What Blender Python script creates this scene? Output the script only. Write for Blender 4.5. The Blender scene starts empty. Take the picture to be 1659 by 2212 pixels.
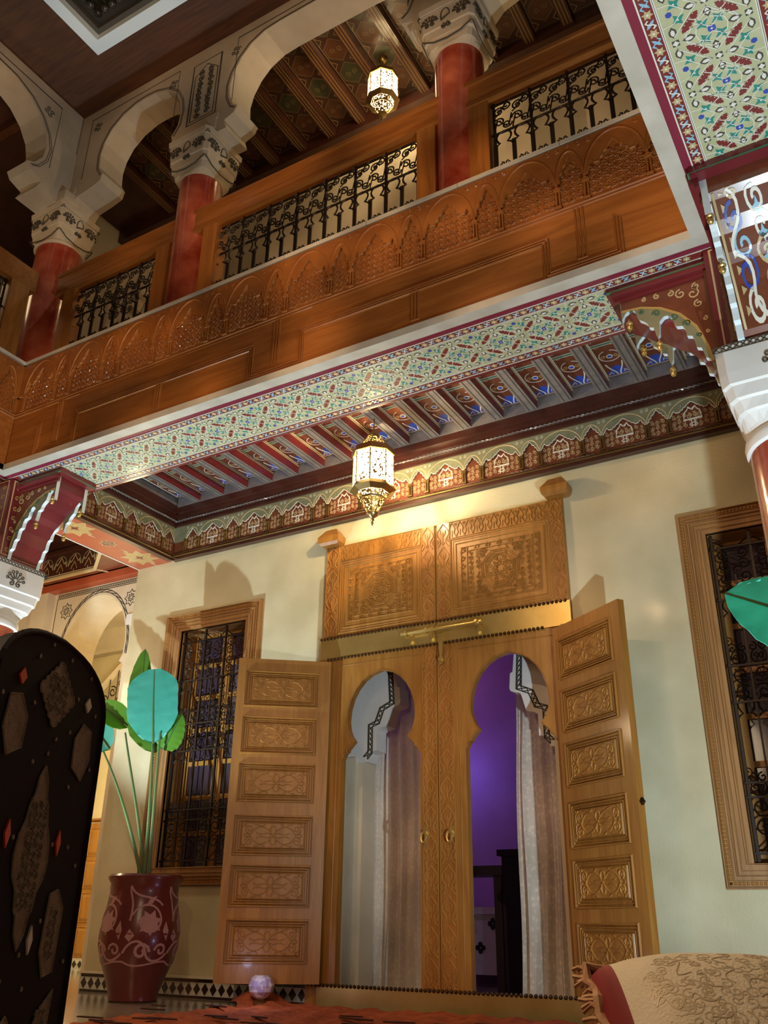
import bpy, math, random
from mathutils import Matrix, Vector
random.seed(7)
PI=math.pi; cos=math.cos; sin=math.sin
S=bpy.context.scene; COL=S.collection
# ---------------------------------------------------------------- camera, world, exposure, lights
cd=bpy.data.cameras.new('camera'); cam=bpy.data.objects.new('camera',cd); COL.objects.link(cam)
cd.sensor_fit='HORIZONTAL'; cd.sensor_width=36; cd.lens=1936.83/1659*36; cd.clip_start=.05
M=Matrix(((0.8616784,0.2027196,0.46520436),(0.5072969,-0.366985,-0.7797255),(0.0126574,0.9078694,-0.4190621))).to_4x4()
M.translation=Vector((0,0,.49)); cam.matrix_world=M; S.camera=cam
S.view_settings.view_transform='Standard'; S.view_settings.look='None'; S.view_settings.gamma=1
S.view_settings.use_curve_mapping=False; S.view_settings.exposure=0.0
w=bpy.data.worlds.new('night'); S.world=w; w.use_nodes=True
w.node_tree.nodes['Background'].inputs[0].default_value=(1,.66,.38,1); w.node_tree.nodes['Background'].inputs[1].default_value=.08
def light(name,kind,loc,e,col,size=.1,to=None,ang=None,blend=.5,sy=None):
    l=bpy.data.lights.new(name,kind); l.energy=e; l.color=col
    if kind=='AREA':
        l.size=size
        if sy: l.shape='RECTANGLE'; l.size_y=sy
    else: l.shadow_soft_size=size
    if ang: l.spot_size=math.radians(ang); l.spot_blend=blend
    o=bpy.data.objects.new(name,l); COL.objects.link(o); o.location=loc
    if to: o.rotation_euler=(Vector(to)-Vector(loc)).to_track_quat('-Z','Y').to_euler()
    return o
WARM=(1,.62,.30); COLD=(.74,.92,1)
light('courtyard_lamp','POINT',(-2.4,.6,4.0),300,(1,.64,.36),.016)
light('courtyard_front_fill','POINT',(-2.0,1.0,2.3),52,(1,.74,.46),.5)  # added warm fill for the curtains and lower door, no lamp seen here
light('uplight_right','SPOT',(-.02,2.6,.35),340,COLD,.03,(-.75,4.6,2.9),125,.5)
light('uplight_left','SPOT',(-5.42,3.7,.15),430,COLD,.02,(-4.95,4.9,3.6),82,.35)
light('stairwell_lamp','POINT',(-7.6,7.4,3.5),120,(1,.80,.48),.15)
light('stairwell_lamp_low','POINT',(-8.3,7.5,1.5),45,(1,.86,.5),.15)
light('left_gallery_lamp','POINT',(-7.0,4.6,2.6),55,(1,.74,.44),.15)
light('room_lamp_blue','POINT',(-4.1,8.2,1.9),5,(.25,.22,1),.06)
light('room_lamp_purple','POINT',(-4.9,7.6,2.6),17,(.72,.30,.80),.3)
light('upper_gallery_lamp','POINT',(-1.6,5.2,5.6),16,(1,.78,.45),.15)
light('upper_left_gallery_lamp','POINT',(-6.9,3.3,6.2),8,(1,.7,.4),.2)
# ---------------------------------------------------------------- materials
def mat(name,c,rough=.6,metal=0,c2=None,scale=6,kind='noise',bump=0,bscale=None,emit=0,coat=0,alpha=None,lo=.35,hi=.65,stretch=None,trans=0):
    m=bpy.data.materials.new(name); m.use_nodes=True; nt=m.node_tree; N=nt.nodes; L=nt.links
    b=N['Principled BSDF']; b.inputs['Base Color'].default_value=(*c,1); b.inputs['Roughness'].default_value=rough; b.inputs['Metallic'].default_value=metal
    if coat: b.inputs['Coat Weight'].default_value=coat; b.inputs['Coat Roughness'].default_value=.12
    if trans: b.inputs['Transmission Weight'].default_value=trans
    tc=N.new('ShaderNodeTexCoord'); mp=N.new('ShaderNodeMapping'); L.new(tc.outputs['Object'],mp.inputs[0])
    if stretch: mp.inputs['Scale'].default_value=stretch
    if c2:
        t=N.new('ShaderNodeTexNoise'); t.inputs['Scale'].default_value=scale; t.inputs['Detail'].default_value=5
        if kind=='wood': mp.inputs['Scale'].default_value=stretch or (6,6,.6); t.inputs['Distortion'].default_value=1.2
        L.new(mp.outputs[0],t.inputs[0]); r=N.new('ShaderNodeValToRGB'); L.new(t.outputs[0],r.inputs[0])
        r.color_ramp.elements[0].position=lo; r.color_ramp.elements[1].position=hi
        r.color_ramp.elements[0].color=(*c,1); r.color_ramp.elements[1].color=(*c2,1); L.new(r.outputs[0],b.inputs['Base Color'])
    if bump:
        t2=N.new('ShaderNodeTexNoise'); t2.inputs['Scale'].default_value=bscale or scale*6; t2.inputs['Detail'].default_value=4; L.new(mp.outputs[0],t2.inputs[0])
        bp=N.new('ShaderNodeBump'); bp.inputs['Strength'].default_value=bump; bp.inputs['Distance'].default_value=.01; L.new(t2.outputs[0],bp.inputs['Height']); L.new(bp.outputs[0],b.inputs['Normal'])
    if emit: b.inputs['Emission Color'].default_value=(*c,1); b.inputs['Emission Strength'].default_value=emit
    if alpha is not None: b.inputs['Alpha'].default_value=alpha
    return m
def pierced(name,c,es,scale,thr,base=(.5,.3,.08)):
    m=bpy.data.materials.new(name); m.use_nodes=True; nt=m.node_tree; N=nt.nodes; L=nt.links; N.clear()
    out=N.new('ShaderNodeOutputMaterial'); mix=N.new('ShaderNodeMixShader'); em=N.new('ShaderNodeEmission'); gl=N.new('ShaderNodeBsdfPrincipled')
    tc=N.new('ShaderNodeTexCoord'); v=N.new('ShaderNodeTexVoronoi'); v.inputs['Scale'].default_value=scale; L.new(tc.outputs['Object'],v.inputs[0])
    mt=N.new('ShaderNodeMath'); mt.operation='LESS_THAN'; mt.inputs[1].default_value=thr; L.new(v.outputs['Distance'],mt.inputs[0])
    em.inputs[0].default_value=(*c,1); em.inputs[1].default_value=es; gl.inputs['Base Color'].default_value=(*base,1); gl.inputs['Metallic'].default_value=.8; gl.inputs['Roughness'].default_value=.4
    tr=N.new('ShaderNodeBsdfTransparent'); ad=N.new('ShaderNodeAddShader'); L.new(tr.outputs[0],ad.inputs[0]); L.new(em.outputs[0],ad.inputs[1])
    L.new(mt.outputs[0],mix.inputs[0]); L.new(gl.outputs[0],mix.inputs[1]); L.new(ad.outputs[0],mix.inputs[2]); L.new(mix.outputs[0],out.inputs[0])
    return m
def lace(name,c,dens,scale):
    m=mat(name,c,.9,0,c2=tuple(x*.75 for x in c),scale=3); nt=m.node_tree; N=nt.nodes; L=nt.links; b=N['Principled BSDF']
    tc=N.new('ShaderNodeTexCoord'); v=N.new('ShaderNodeTexVoronoi'); v.inputs['Scale'].default_value=scale; L.new(tc.outputs['Object'],v.inputs[0])
    r=N.new('ShaderNodeMapRange'); r.inputs[1].default_value=.25; r.inputs[2].default_value=.5; r.inputs[3].default_value=1; r.inputs[4].default_value=dens; L.new(v.outputs['Distance'],r.inputs[0])
    L.new(r.outputs[0],b.inputs['Alpha']); return m
m_plaster=mat('wall_plaster',(.50,.44,.27),.5,c2=(.62,.56,.37),scale=2.2,bump=.15,bscale=60,coat=.12)
m_cream=mat('cream_plaster',(.62,.53,.38),.7,c2=(.70,.61,.46),scale=3,bump=.1,bscale=80)
m_stucco=mat('carved_stucco',(.50,.42,.31),.75,c2=(.58,.50,.38),scale=4,bump=.15,bscale=90)
m_white=mat('white_plaster',(.72,.70,.68),.6,c2=(.80,.78,.76),scale=4)
m_stdark=mat('stucco_groove',(.07,.06,.045),.8)
m_wood=mat('cedar_wood',(.27,.092,.014),.42,c2=(.38,.15,.028),scale=3,kind='wood',bump=.12,coat=.25)
m_woodh=mat('cedar_wood_across',(.25,.08,.012),.42,c2=(.34,.12,.022),scale=3,kind='wood',stretch=(.6,6,6),bump=.12,coat=.25)
m_frieze=mat('carved_cedar',(.24,.072,.011),.5,c2=(.33,.115,.020),scale=5,coat=.2)
m_door=mat('door_cedar',(.29,.118,.018),.42,c2=(.38,.17,.032),scale=3,kind='wood',bump=.12,coat=.2)
m_oak=mat('window_oak',(.28,.135,.042),.5,c2=(.36,.18,.06),scale=3,kind='wood',bump=.1)
m_wdark=mat('dark_cedar',(.09,.028,.010),.5,c2=(.14,.05,.016),scale=4,kind='wood')
m_cup=mat('pale_cedar',(.36,.155,.026),.45,c2=(.45,.21,.045),scale=3,kind='wood')
m_ceil=mat('painted_dark_wood',(.045,.012,.008),.35,c2=(.07,.02,.012),scale=5,coat=.4)
m_maroon=mat('maroon_paint',(.13,.012,.016),.35,c2=(.17,.018,.022),scale=5,coat=.35)
m_purple=mat('plum_red_paint',(.22,.02,.045),.35,coat=.3)
m_redp=mat('orange_red_paint',(.42,.085,.035),.4,c2=(.36,.065,.025),scale=4,coat=.3)
m_grayp=mat('grey_painted_wood',(.16,.14,.14),.3,c2=(.22,.20,.19),scale=12,coat=.4)
m_strap=mat('sage_cream_paint',(.46,.47,.27),.4,c2=(.54,.55,.34),scale=9,coat=.3)
m_line=mat('white_paint',(.78,.76,.68),.4,coat=.2)
m_teal=mat('teal_paint',(.02,.26,.22),.35,coat=.3)
m_blue=mat('blue_paint',(.03,.07,.42),.35,coat=.3)
m_lblue=mat('pale_blue_paint',(.28,.52,.68),.35,coat=.3)
m_dred=mat('brick_red_paint',(.20,.025,.022),.4,coat=.25)
m_green=mat('green_paint',(.05,.16,.09),.35,coat=.3)
m_sage=mat('sage_paint',(.24,.24,.15),.45,c2=(.19,.19,.11),scale=9,coat=.2)
m_gold=mat('ochre_paint',(.45,.30,.10),.4,coat=.2)
m_goldline=mat('pale_gold_paint',(.55,.42,.22),.4,coat=.2)
m_brown=mat('red_brown_paint',(.14,.035,.016),.4,c2=(.18,.05,.02),scale=9,coat=.3)
m_brass=mat('brass',(.74,.55,.20),.36,.85,c2=(.62,.44,.14),scale=5,bump=.06,bscale=14)
m_brassd=mat('aged_brass',(.42,.30,.12),.35,1)
m_nail=mat('nail_metal',(.10,.06,.03),.35,1)
m_iron=mat('wrought_iron',(.022,.015,.012),.45,.5)
m_tadel=mat('red_tadelakt',(.30,.036,.018),.18,c2=(.55,.15,.08),scale=4.2,coat=.6,lo=.35,hi=.68)
m_marble=mat('grey_marble',(.50,.46,.38),.25,c2=(.62,.58,.50),scale=5,coat=.3)
m_floor=mat('polished_floor',(.34,.30,.24),.13,c2=(.42,.38,.30),scale=3,coat=.4)
m_tileb=mat('black_tile',(.03,.016,.012),.15,coat=.5)
m_tilew=mat('white_tile',(.62,.60,.54),.2,c2=(.52,.50,.44),scale=20,coat=.4)
m_pot=mat('brick_red_pot',(.13,.016,.014),.32,c2=(.16,.024,.02),scale=5,coat=.3)
m_potl=mat('carved_pink_clay',(.50,.26,.26),.7)
m_soil=mat('soil',(.025,.014,.008),.95,bump=.5)
m_leaf=mat('banana_leaf',(.07,.44,.34),.4,c2=(.11,.52,.42),scale=5,coat=.3)
def translucent(m,c):
    nt=m.node_tree; N=nt.nodes; L=nt.links; b=N['Principled BSDF']; o=N['Material Output']; t=N.new('ShaderNodeBsdfTranslucent'); t.inputs[0].default_value=(*c,1); x=N.new('ShaderNodeMixShader'); x.inputs[0].default_value=.4
    L.new(b.outputs[0],x.inputs[1]); L.new(t.outputs[0],x.inputs[2]); L.new(x.outputs[0],o.inputs[0])
translucent(m_leaf,(.14,.60,.45))
m_leaf2=mat('young_leaf',(.10,.26,.02),.45,c2=(.14,.34,.04),scale=5)
translucent(m_leaf2,(.30,.65,.04))
m_stem=mat('leaf_stem',(.06,.17,.05),.5,c2=(.12,.14,.05),scale=4)
m_black=mat('black_lacquer',(.004,.003,.0035),.6,c2=(.007,.004,.006),scale=3); m_black.node_tree.nodes['Principled BSDF'].inputs['Specular IOR Level'].default_value=.12
m_silver=mat('aged_silver',(.15,.12,.08),.55,.5,c2=(.22,.18,.13),scale=30,bump=.6,bscale=120)
m_red=mat('red_stone',(.55,.03,.015),.25,coat=.5)
m_bone=mat('bone_inlay',(.62,.58,.50),.35)
m_carpet=mat('rust_carpet',(.36,.065,.014),.95,c2=(.55,.13,.03),scale=14,bump=.8,bscale=60)
m_carpd=mat('dark_carpet_wool',(.07,.02,.012),.95)
m_cush=mat('beige_brocade',(.64,.57,.44),.75,c2=(.70,.63,.50),scale=18,bump=.3,bscale=220)
m_cushp=mat('brocade_thread',(.50,.42,.29),.5,.2)
m_velvet=mat('crimson_velvet',(.20,.008,.012),.6,c2=(.12,.004,.008),scale=6)
m_tassel=mat('tassel_thread',(.36,.17,.09),.8,c2=(.50,.32,.18),scale=40)
m_lace=lace('lace_curtain',(.78,.70,.57),.90,34)
m_lace2=lace('thin_lace',(.78,.70,.60),.82,30)
m_room=mat('room_plaster',(.30,.17,.34),.7,c2=(.38,.22,.42),scale=2)
m_yellow=mat('stairwell_plaster',(.68,.58,.34),.7,c2=(.74,.64,.40),scale=2)
m_glass=mat('window_glass',(.07,.045,.06),.06,c2=(.05,.03,.06),scale=2,alpha=.93,coat=1)
m_bulb=pierced('lamp_glass',(1,.80,.42),14,70,.62)
m_bulb2=pierced('amber_lamp_glass',(1,.55,.14),2.6,75,.42,(.35,.2,.05))
m_soff=mat('dark_cedar_soffit',(.06,.018,.004),.6,c2=(.10,.032,.008),scale=3,kind='wood',stretch=(.6,6,6))
m_mould=mat('silvered_moulding',(.55,.53,.46),.25,.3,coat=.5)
m_mosaic=mat('mosaic_glass',(.45,.38,.60),.1,c2=(.75,.72,.80),scale=22,coat=1,lo=.45,hi=.55)
m_dark=mat('near_black_wood',(.012,.007,.006),.5)
m_cloth=mat('white_tablecloth',(.55,.52,.52),.85)
m_sky=mat('skylight_pane',(.022,.022,.010),.15,c2=(.035,.035,.016),scale=1.5)
m_frost=mat('blue_white_plaster',(.72,.84,.90),.5)
m_garl=mat('dark_moulding',(.03,.028,.022),.2,coat=.6)
# ---------------------------------------------------------------- mesh tools
class Fr:                                     # a flat working frame: u,v in the plane, n out of it
    def __init__(s,O,U,V):
        s.O=Vector(O); s.U=Vector(U).normalized(); s.V=Vector(V).normalized(); s.N=s.U.cross(s.V)
    def p(s,u,v,n=0): return s.O+s.U*u+s.V*v+s.N*n
def XZ(y,x=0,z=0): return Fr((x,y,z),(1,0,0),(0,0,1))          # faces -Y
class G:
    def __init__(s): s.v=[];s.f=[];s.m=[]
    def add(s,vs,fs,mi=0):
        o=len(s.v); s.v+=[tuple(v) for v in vs]; s.f+=[tuple(i+o for i in f) for f in fs]; s.m+=[mi]*len(fs)
    def box(s,a,b,mi=0):
        x0,y0,z0=a;x1,y1,z1=b
        s.add([(x0,y0,z0),(x1,y0,z0),(x1,y1,z0),(x0,y1,z0),(x0,y0,z1),(x1,y0,z1),(x1,y1,z1),(x0,y1,z1)],[(0,3,2,1),(4,5,6,7),(0,1,5,4),(1,2,6,5),(2,3,7,6),(3,0,4,7)],mi)
    def fbox(s,F,u0,v0,n0,u1,v1,n1,mi=0):
        s.poly(F,[(u0,v0),(u1,v0),(u1,v1),(u0,v1)],n0,n1,mi)
    def frus(s,F,u0,v0,u1,v1,n0,n1,b,mi=0):                     # a panel with bevelled sides
        P=[(u0,v0),(u1,v0),(u1,v1),(u0,v1)]; Q=[(u0+b,v0+b),(u1-b,v0+b),(u1-b,v1-b),(u0+b,v1-b)]
        s.add([F.p(*p,n0) for p in P]+[F.p(*p,n1) for p in Q],[(0,1,5,4),(1,2,6,5),(2,3,7,6),(3,0,4,7),(4,5,6,7)],mi)
    def poly(s,F,P,n0,n1,mi=0,back=True,side=None):
        k=len(P); A=sum(P[i][0]*P[(i+1)%k][1]-P[(i+1)%k][0]*P[i][1] for i in range(k))
        if A<0: P=P[::-1]
        o=len(s.v); s.v+=[tuple(F.p(*p,n0)) for p in P]+[tuple(F.p(*p,n1)) for p in P]
        s.f.append(tuple(o+k+i for i in range(k))); s.m.append(mi)
        if back: s.f.append(tuple(o+i for i in reversed(range(k)))); s.m.append(mi)
        for i in range(k):
            j=(i+1)%k; s.f.append((o+i,o+j,o+k+j,o+k+i)); s.m.append(mi if side is None else side)
    def stroke(s,F,P,w,n0,n1,closed=False,ridge=True,mi=0):
        k=len(P)
        if k<2: return
        vs=[]
        for i in range(k):
            a=P[(i-1)%k] if (closed or i>0) else P[i]; b=P[(i+1)%k] if (closed or i<k-1) else P[i]
            dx,dy=b[0]-a[0],b[1]-a[1]; l=math.hypot(dx,dy) or 1; nx,ny=-dy/l*w/2,dx/l*w/2
            if closed or 0<i<k-1:
                q=P[i]; ax,ay=q[0]-a[0],q[1]-a[1]; la=math.hypot(ax,ay) or 1; c=abs((ax*dx+ay*dy)/(la*l)); f=1/max(c,.5); nx*=f; ny*=f
            x,y=P[i]
            if ridge: vs+=[F.p(x+nx,y+ny,n0),F.p(x+nx*.25,y+ny*.25,n1),F.p(x-nx*.25,y-ny*.25,n1),F.p(x-nx,y-ny,n0)]
            else: vs+=[F.p(x+nx,y+ny,n0),F.p(x+nx,y+ny,n1),F.p(x-nx,y-ny,n1),F.p(x-nx,y-ny,n0)]
        fs=[]
        for i in range(k if closed else k-1):
            a=4*i;b=4*((i+1)%k)
            for j in range(3): fs.append((a+j,a+j+1,b+j+1,b+j))
        if not closed: fs+=[(0,3,2,1),(4*k-4,4*k-3,4*k-2,4*k-1)]
        s.add(vs,fs,mi)
    def tube(s,P,r,k=5,closed=False,mi=0,r1=None):
        n=len(P); P=[Vector(p) for p in P]; vs=[]; up=None
        for i in range(n):
            a=P[(i-1)%n] if (closed or i>0) else P[i]; b=P[(i+1)%n] if (closed or i<n-1) else P[i]
            t=(b-a); t=t.normalized() if t.length>1e-9 else Vector((0,0,1))
            if up is None: up=Vector((0,0,1)) if abs(t.z)<.9 else Vector((1,0,0))
            x=up-t*up.dot(t)
            x=x.normalized() if x.length>1e-6 else t.orthogonal().normalized()
            up=x; y=t.cross(x); rr=r if r1 is None else r+(r1-r)*i/(n-1)
            for j in range(k): q=2*PI*j/k; vs.append(P[i]+x*cos(q)*rr+y*sin(q)*rr)
        fs=[(k*i+j,k*i+(j+1)%k,k*((i+1)%n)+(j+1)%k,k*((i+1)%n)+j) for i in range(n if closed else n-1) for j in range(k)]
        if not closed: fs+=[tuple(reversed(range(k))),tuple(k*(n-1)+j for j in range(k))]
        s.add(vs,fs,mi)
    def lathe(s,c,P,k=32,mi=0,sq=None,rot=0):
        vs=[];
        for r,z in P:
            for j in range(k):
                a=2*PI*j/k+rot; vs.append((c[0]+r*cos(a),c[1]+r*sin(a),c[2]+z))
        fs=[(k*i+j,k*i+(j+1)%k,k*(i+1)+(j+1)%k,k*(i+1)+j) for i in range(len(P)-1) for j in range(k)]
        fs+=[tuple(reversed(range(k))),tuple(k*(len(P)-1)+j for j in range(k))]
        s.add(vs,fs,mi)
WO={}
def wo(p): return WO.get(p.name,Vector((0,0,0))) if p else Vector((0,0,0))
def me_of(name,g,mats,smooth=False,off=(0,0,0)):
    me=bpy.data.meshes.new(name); o=Vector(off)
    me.from_pydata([tuple(Vector(v)-o) for v in g.v],[],g.f)
    for m in (mats if isinstance(mats,(list,tuple)) else [mats]): me.materials.append(m)
    me.polygons.foreach_set('material_index',g.m)
    if smooth:
        me.polygons.foreach_set('use_smooth',[True]*len(g.f))
        try: me.set_sharp_from_angle(angle=math.radians(40))
        except Exception: pass
    me.update(); return me
def part(name,g,mats,parent=None,smooth=False,stuff=False,label=None):
    off=wo(parent); o=bpy.data.objects.new(name,me_of(name,g,mats,smooth,off)); COL.objects.link(o)
    if parent: o.parent=parent; WO[o.name]=off
    if stuff: o['kind']='stuff'
    if label: o['label']=label
    return o
def inst(name,me,parent,loc,rot=None,scale=None):               # a piece sharing mesh data, loc in the parent's frame of the world
    o=bpy.data.objects.new(name,me); COL.objects.link(o); o.parent=parent; o.location=Vector(loc)-wo(parent)
    WO[o.name]=Vector(loc)
    if rot: o.rotation_euler=rot
    if scale: o.scale=scale
    return o
def thing(name,label,cat,loc=(0,0,0),group=None,rz=0):
    o=bpy.data.objects.new(name,None); COL.objects.link(o); o.location=loc; o.rotation_euler=(0,0,rz); o.empty_display_size=.1
    WO[o.name]=Vector(loc); o['label']=label; o['category']=cat
    if group: o['group']=group
    return o
def tag(o,label,cat,group=None):
    o['label']=label; o['category']=cat
    if group: o['group']=group
    return o
def struct(name,g,mats,smooth=False):
    o=part(name,g,mats,None,smooth); o['kind']='structure'; return o
def sroot(name,loc=(0,0,0)):
    o=bpy.data.objects.new(name,None); COL.objects.link(o); o.location=loc; WO[o.name]=Vector(loc); o['kind']='structure'; o.empty_display_size=.1; return o
def spiral(cx,cy,r,a0,turns,sg=1,n=18,end=.2):
    return [(cx+r*(1-(1-end)*t)*cos(a0+sg*turns*2*PI*t),cy+r*(1-(1-end)*t)*sin(a0+sg*turns*2*PI*t)) for t in [i/n for i in range(n+1)]]
def circ(cx,cy,r,n=12,a=0,e=None): return [(cx+r*cos(a+2*PI*i/n),cy+(e or r)*sin(a+2*PI*i/n)) for i in range(n)]
def star(cx,cy,r,r2,n=8,a=0): return [(cx+(r if i%2==0 else r2)*cos(a+PI*i/n),cy+(r if i%2==0 else r2)*sin(a+PI*i/n)) for i in range(2*n)]
def arc(cx,cy,rx,ry,a0,a1,n=12): return [(cx+rx*cos(math.radians(a0+(a1-a0)*i/n)),cy+ry*sin(math.radians(a0+(a1-a0)*i/n))) for i in range(n+1)]
def mirx(P,c): return [(2*c-x,y) for x,y in P]
def bez(a,b,c,d,n=10):
    R=[]
    for i in range(n+1):
        t=i/n; s=1-t; R.append(tuple(s**3*a[k]+3*s*s*t*b[k]+3*s*t*t*c[k]+t**3*d[k] for k in range(len(a))))
    return R
def hexbar(cx,cy,ux,uy,l,w):                                    # elongated hexagon along direction u
    vx,vy=-uy,ux; h=l/2
    return [(cx+ux*a+vx*b,cy+uy*a+vy*b) for a,b in ((-h,0),(-h+w*.6,w/2),(h-w*.6,w/2),(h,0),(h-w*.6,-w/2),(-h+w*.6,-w/2))]
def scrollfill(g,F,u0,v0,u1,v1,cell,w,n0,n1,mi=0,clip=None,ridge=True,n=14):
    nx=max(1,round((u1-u0)/cell)); ny=max(1,round((v1-v0)/cell)); cx=(u1-u0)/nx; cy=(v1-v0)/ny; r=min(cx,cy)*.46
    for i in range(nx):
        for j in range(ny):
            x=u0+(i+.5)*cx; y=v0+(j+.5)*cy
            if clip and not clip(x,y): continue
            sg=1 if (i+j)%2 else -1
            g.stroke(F,spiral(x,y,r,PI/2*((i+2*j)%4),1.35,sg,n,.22),w,n0,n1,ridge=ridge,mi=mi)
            if ridge or cell>.03: g.stroke(F,[(x-cx*.5,y-cy*.45*sg),(x-cx*.2,y-cy*.5*sg),(x+cx*.1,y-cy*.4*sg)],w,n0,n1,ridge=ridge,mi=mi)
# multifoil arch outline, left foot to right foot: width W, height H, centre c, base b
HALF=[(.03,0),(.03,.10),(.10,.16),(.12,.28),(.18,.36),(.20,.50),(.26,.62),(.32,.50),(.34,.44),(.50,.42),(.54,.55),(.64,.60),(.68,.74),(.78,.80),(.83,.94),(1.0,1.15)]
HALFS=[(.08,0),(.08,.16),(.22,.24),(.26,.46),(.46,.54),(.52,.76),(.74,.84),(.80,.98),(1.0,1.2)]
def foil(c,W,b,H,small=False):
    P=[(c-W/2+W/2*x,b+H*y) for x,y in (HALFS if small else HALF)]
    return P+[(2*c-x,y) for x,y in P[-2::-1]]
def frieze(F,u0,u1,z0,zc,zt,per,wb,phase,mats,parent,deep=.012,paint=False,name='carved_frieze'):
    """arcade frieze: ground slab, plates with multifoil cut-outs, colonnettes, scroll filling; z0 base, zc capital height, zt top"""
    ground=G(); ground.fbox(F,u0,z0,0,u1,zt,.002)
    part('frieze_ground',ground,[mats[0]],parent)
    k=math.floor((u0-phase)/per); x=phase+k*per; scr=G(); lines=G(); colg=G()
    ws=per-wb
    while x<u1:
        for (a,W,small) in ((x,wb,False),(x+wb,ws,True)):
            c=a+W/2
            if a<u0-1e-6 or a+W>u1+1e-6:
                x0c,x1c=max(a,u0),min(a+W,u1)
                if x1c-x0c>.02:
                    pl=G(); pl.fbox(F,x0c,zc,0,x1c,zt,deep); part('arch_plate',pl,[mats[1]],parent)
                continue
            H=(zt-zc)*(.62 if not small else .60)
            P=foil(c,W,zc,H,small)
            pl=G(); pl.poly(F,[(a,zc)]+P+[(a+W,zc),(a+W,zt),(a,zt)],0,deep)
            A=arc(c,zc,W*.5,(zt-zc)*(.93 if not small else .80),175,5,12)
            pl.stroke(F,A,.012 if not paint else .008,deep,deep+(.006 if not paint else .002),mi=1)
            pl.stroke(F,P,.005,deep,deep+.003,mi=2)
            if not paint:
                for sx in (-1,1): pl.stroke(F,spiral(c+sx*W*.40,zt-.03,.018,PI/2,1.2,sx,10),.006,deep,deep+.004,mi=1)
                pl.stroke(F,spiral(c,zt-.022,.014,0,1.2,1,10),.005,deep,deep+.004,mi=1)
            else:
                for sx in (-1,1):
                    pl.stroke(F,spiral(c+sx*W*.43,zt-.026,.013,PI/2,1.1,sx,8),.003,deep,deep+.001,mi=2)
                    if not small: pl.stroke(F,spiral(c+sx*W*.20,zc+H*.86,.014,0,1.2,sx,8),.003,deep,deep+.001,mi=3)
            part('arch_plate',pl,[mats[1],mats[2],mats[3],mats[4]],parent)
            if paint:
                if not small:
                    b=z0+(zc-z0)*.75; q=W*.19; t=zc+H*.50
                    Q=[(c-q,b),(c-q*.9,b+.03),(c-q*.85,b+.055),(c-q*.5,b+.075),(c-q*.4,b+.095),(c,t)]
                    lines.stroke(F,Q+mirx(Q[::-1],c),.007,.002,.004,closed=True,ridge=False,mi=1)
                    lines.stroke(F,[(c-.011,z0+.02),(c-.011,b)],.005,.002,.004,ridge=False,mi=1); lines.stroke(F,[(c+.011,z0+.02),(c+.011,b)],.005,.002,.004,ridge=False,mi=1)
                    lines.stroke(F,circ(c,z0+.042,.024,10,0,.012),.004,.002,.004,closed=True,ridge=False,mi=1)
                    for sx in (-1,1): lines.stroke(F,spiral(c+sx*q*.4,b+.030,.022,PI/2,1.2,sx,8),.004,.002,.003,ridge=False,mi=0)
                scrollfill(lines,F,a+.02,z0+.02,a+W-.02,zc+H*.3,.035,.0035,.002,.0035,mi=0,ridge=False,n=7)
            else:
                scrollfill(scr,F,a+.018,z0+.015,a+W-.018,zc+H*(.45 if not small else .5),.040,.009,.002,.011,n=9)
                scrollfill(scr,F,c-W*.2,zc+H*.5,c+W*.2,zc+H*.8,.035,.008,.002,.010,n=8)
        for a in (x,x+wb):
            if u0+.01<a<u1-.01:
                colg=G()
                for d in (-.009,.009): colg.tube([F.p(a+d,z0+.012,.010),F.p(a+d,zc-.018,.010)],.0065,6)
                colg.fbox(F,a-.020,zc-.020,0,a+.020,zc,.022); colg.fbox(F,a-.018,z0,0,a+.018,z0+.012,.020)
                part('colonnette',colg,[mats[5]],parent)
        x+=per
    if scr.v: part('carved_scrolls',scr,[mats[2]],parent,stuff=True)
    if lines.v: part('painted_scrolls',lines,[mats[2],mats[3]],parent,stuff=True)
def tw(F,u0,u1,v,r,n,mi_mat,parent,name='rope_moulding'):       # a twisted moulding
    g=G(); L=u1-u0
    for ph in (0,PI):
        k=int(L/.012); P=[F.p(u0+L*i/k,v+r*.5*cos(ph+i*1.05),n+r*.5*sin(ph+i*1.05)) for i in range(k+1)]
        g.tube(P,r*.55,4)
    return part(name,g,[mi_mat],parent)
# ================================================================ THE LOWER ROOM
ZS=3.65
def wallpiece(name,F,rects,th,m,root=None):
    g=G()
    for u0,v0,u1,v1 in rects: g.fbox(F,u0,v0,-th,u1,v1,0)
    return struct(name,g,[m])
g=G(); g.box((-12,-3,-.1),(3,9.2,0)); struct('floor',g,[m_floor])
WF=XZ(5.6)
wallpiece('wall_back',WF,[(-6.02,0,-5.40,4.1),(-5.40,0,-4.64,.84),(-5.40,2.81,-4.64,4.1),(-4.64,0,-3.80,4.1),(-3.80,2.4,-1.92,4.1),(-3.80,0,-1.92,.02),(-1.92,0,-.95,4.1),(-.95,0,-.18,.8),(-.95,2.81,-.18,4.1),(-.18,0,2.5,4.1)],.28,m_plaster)
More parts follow.
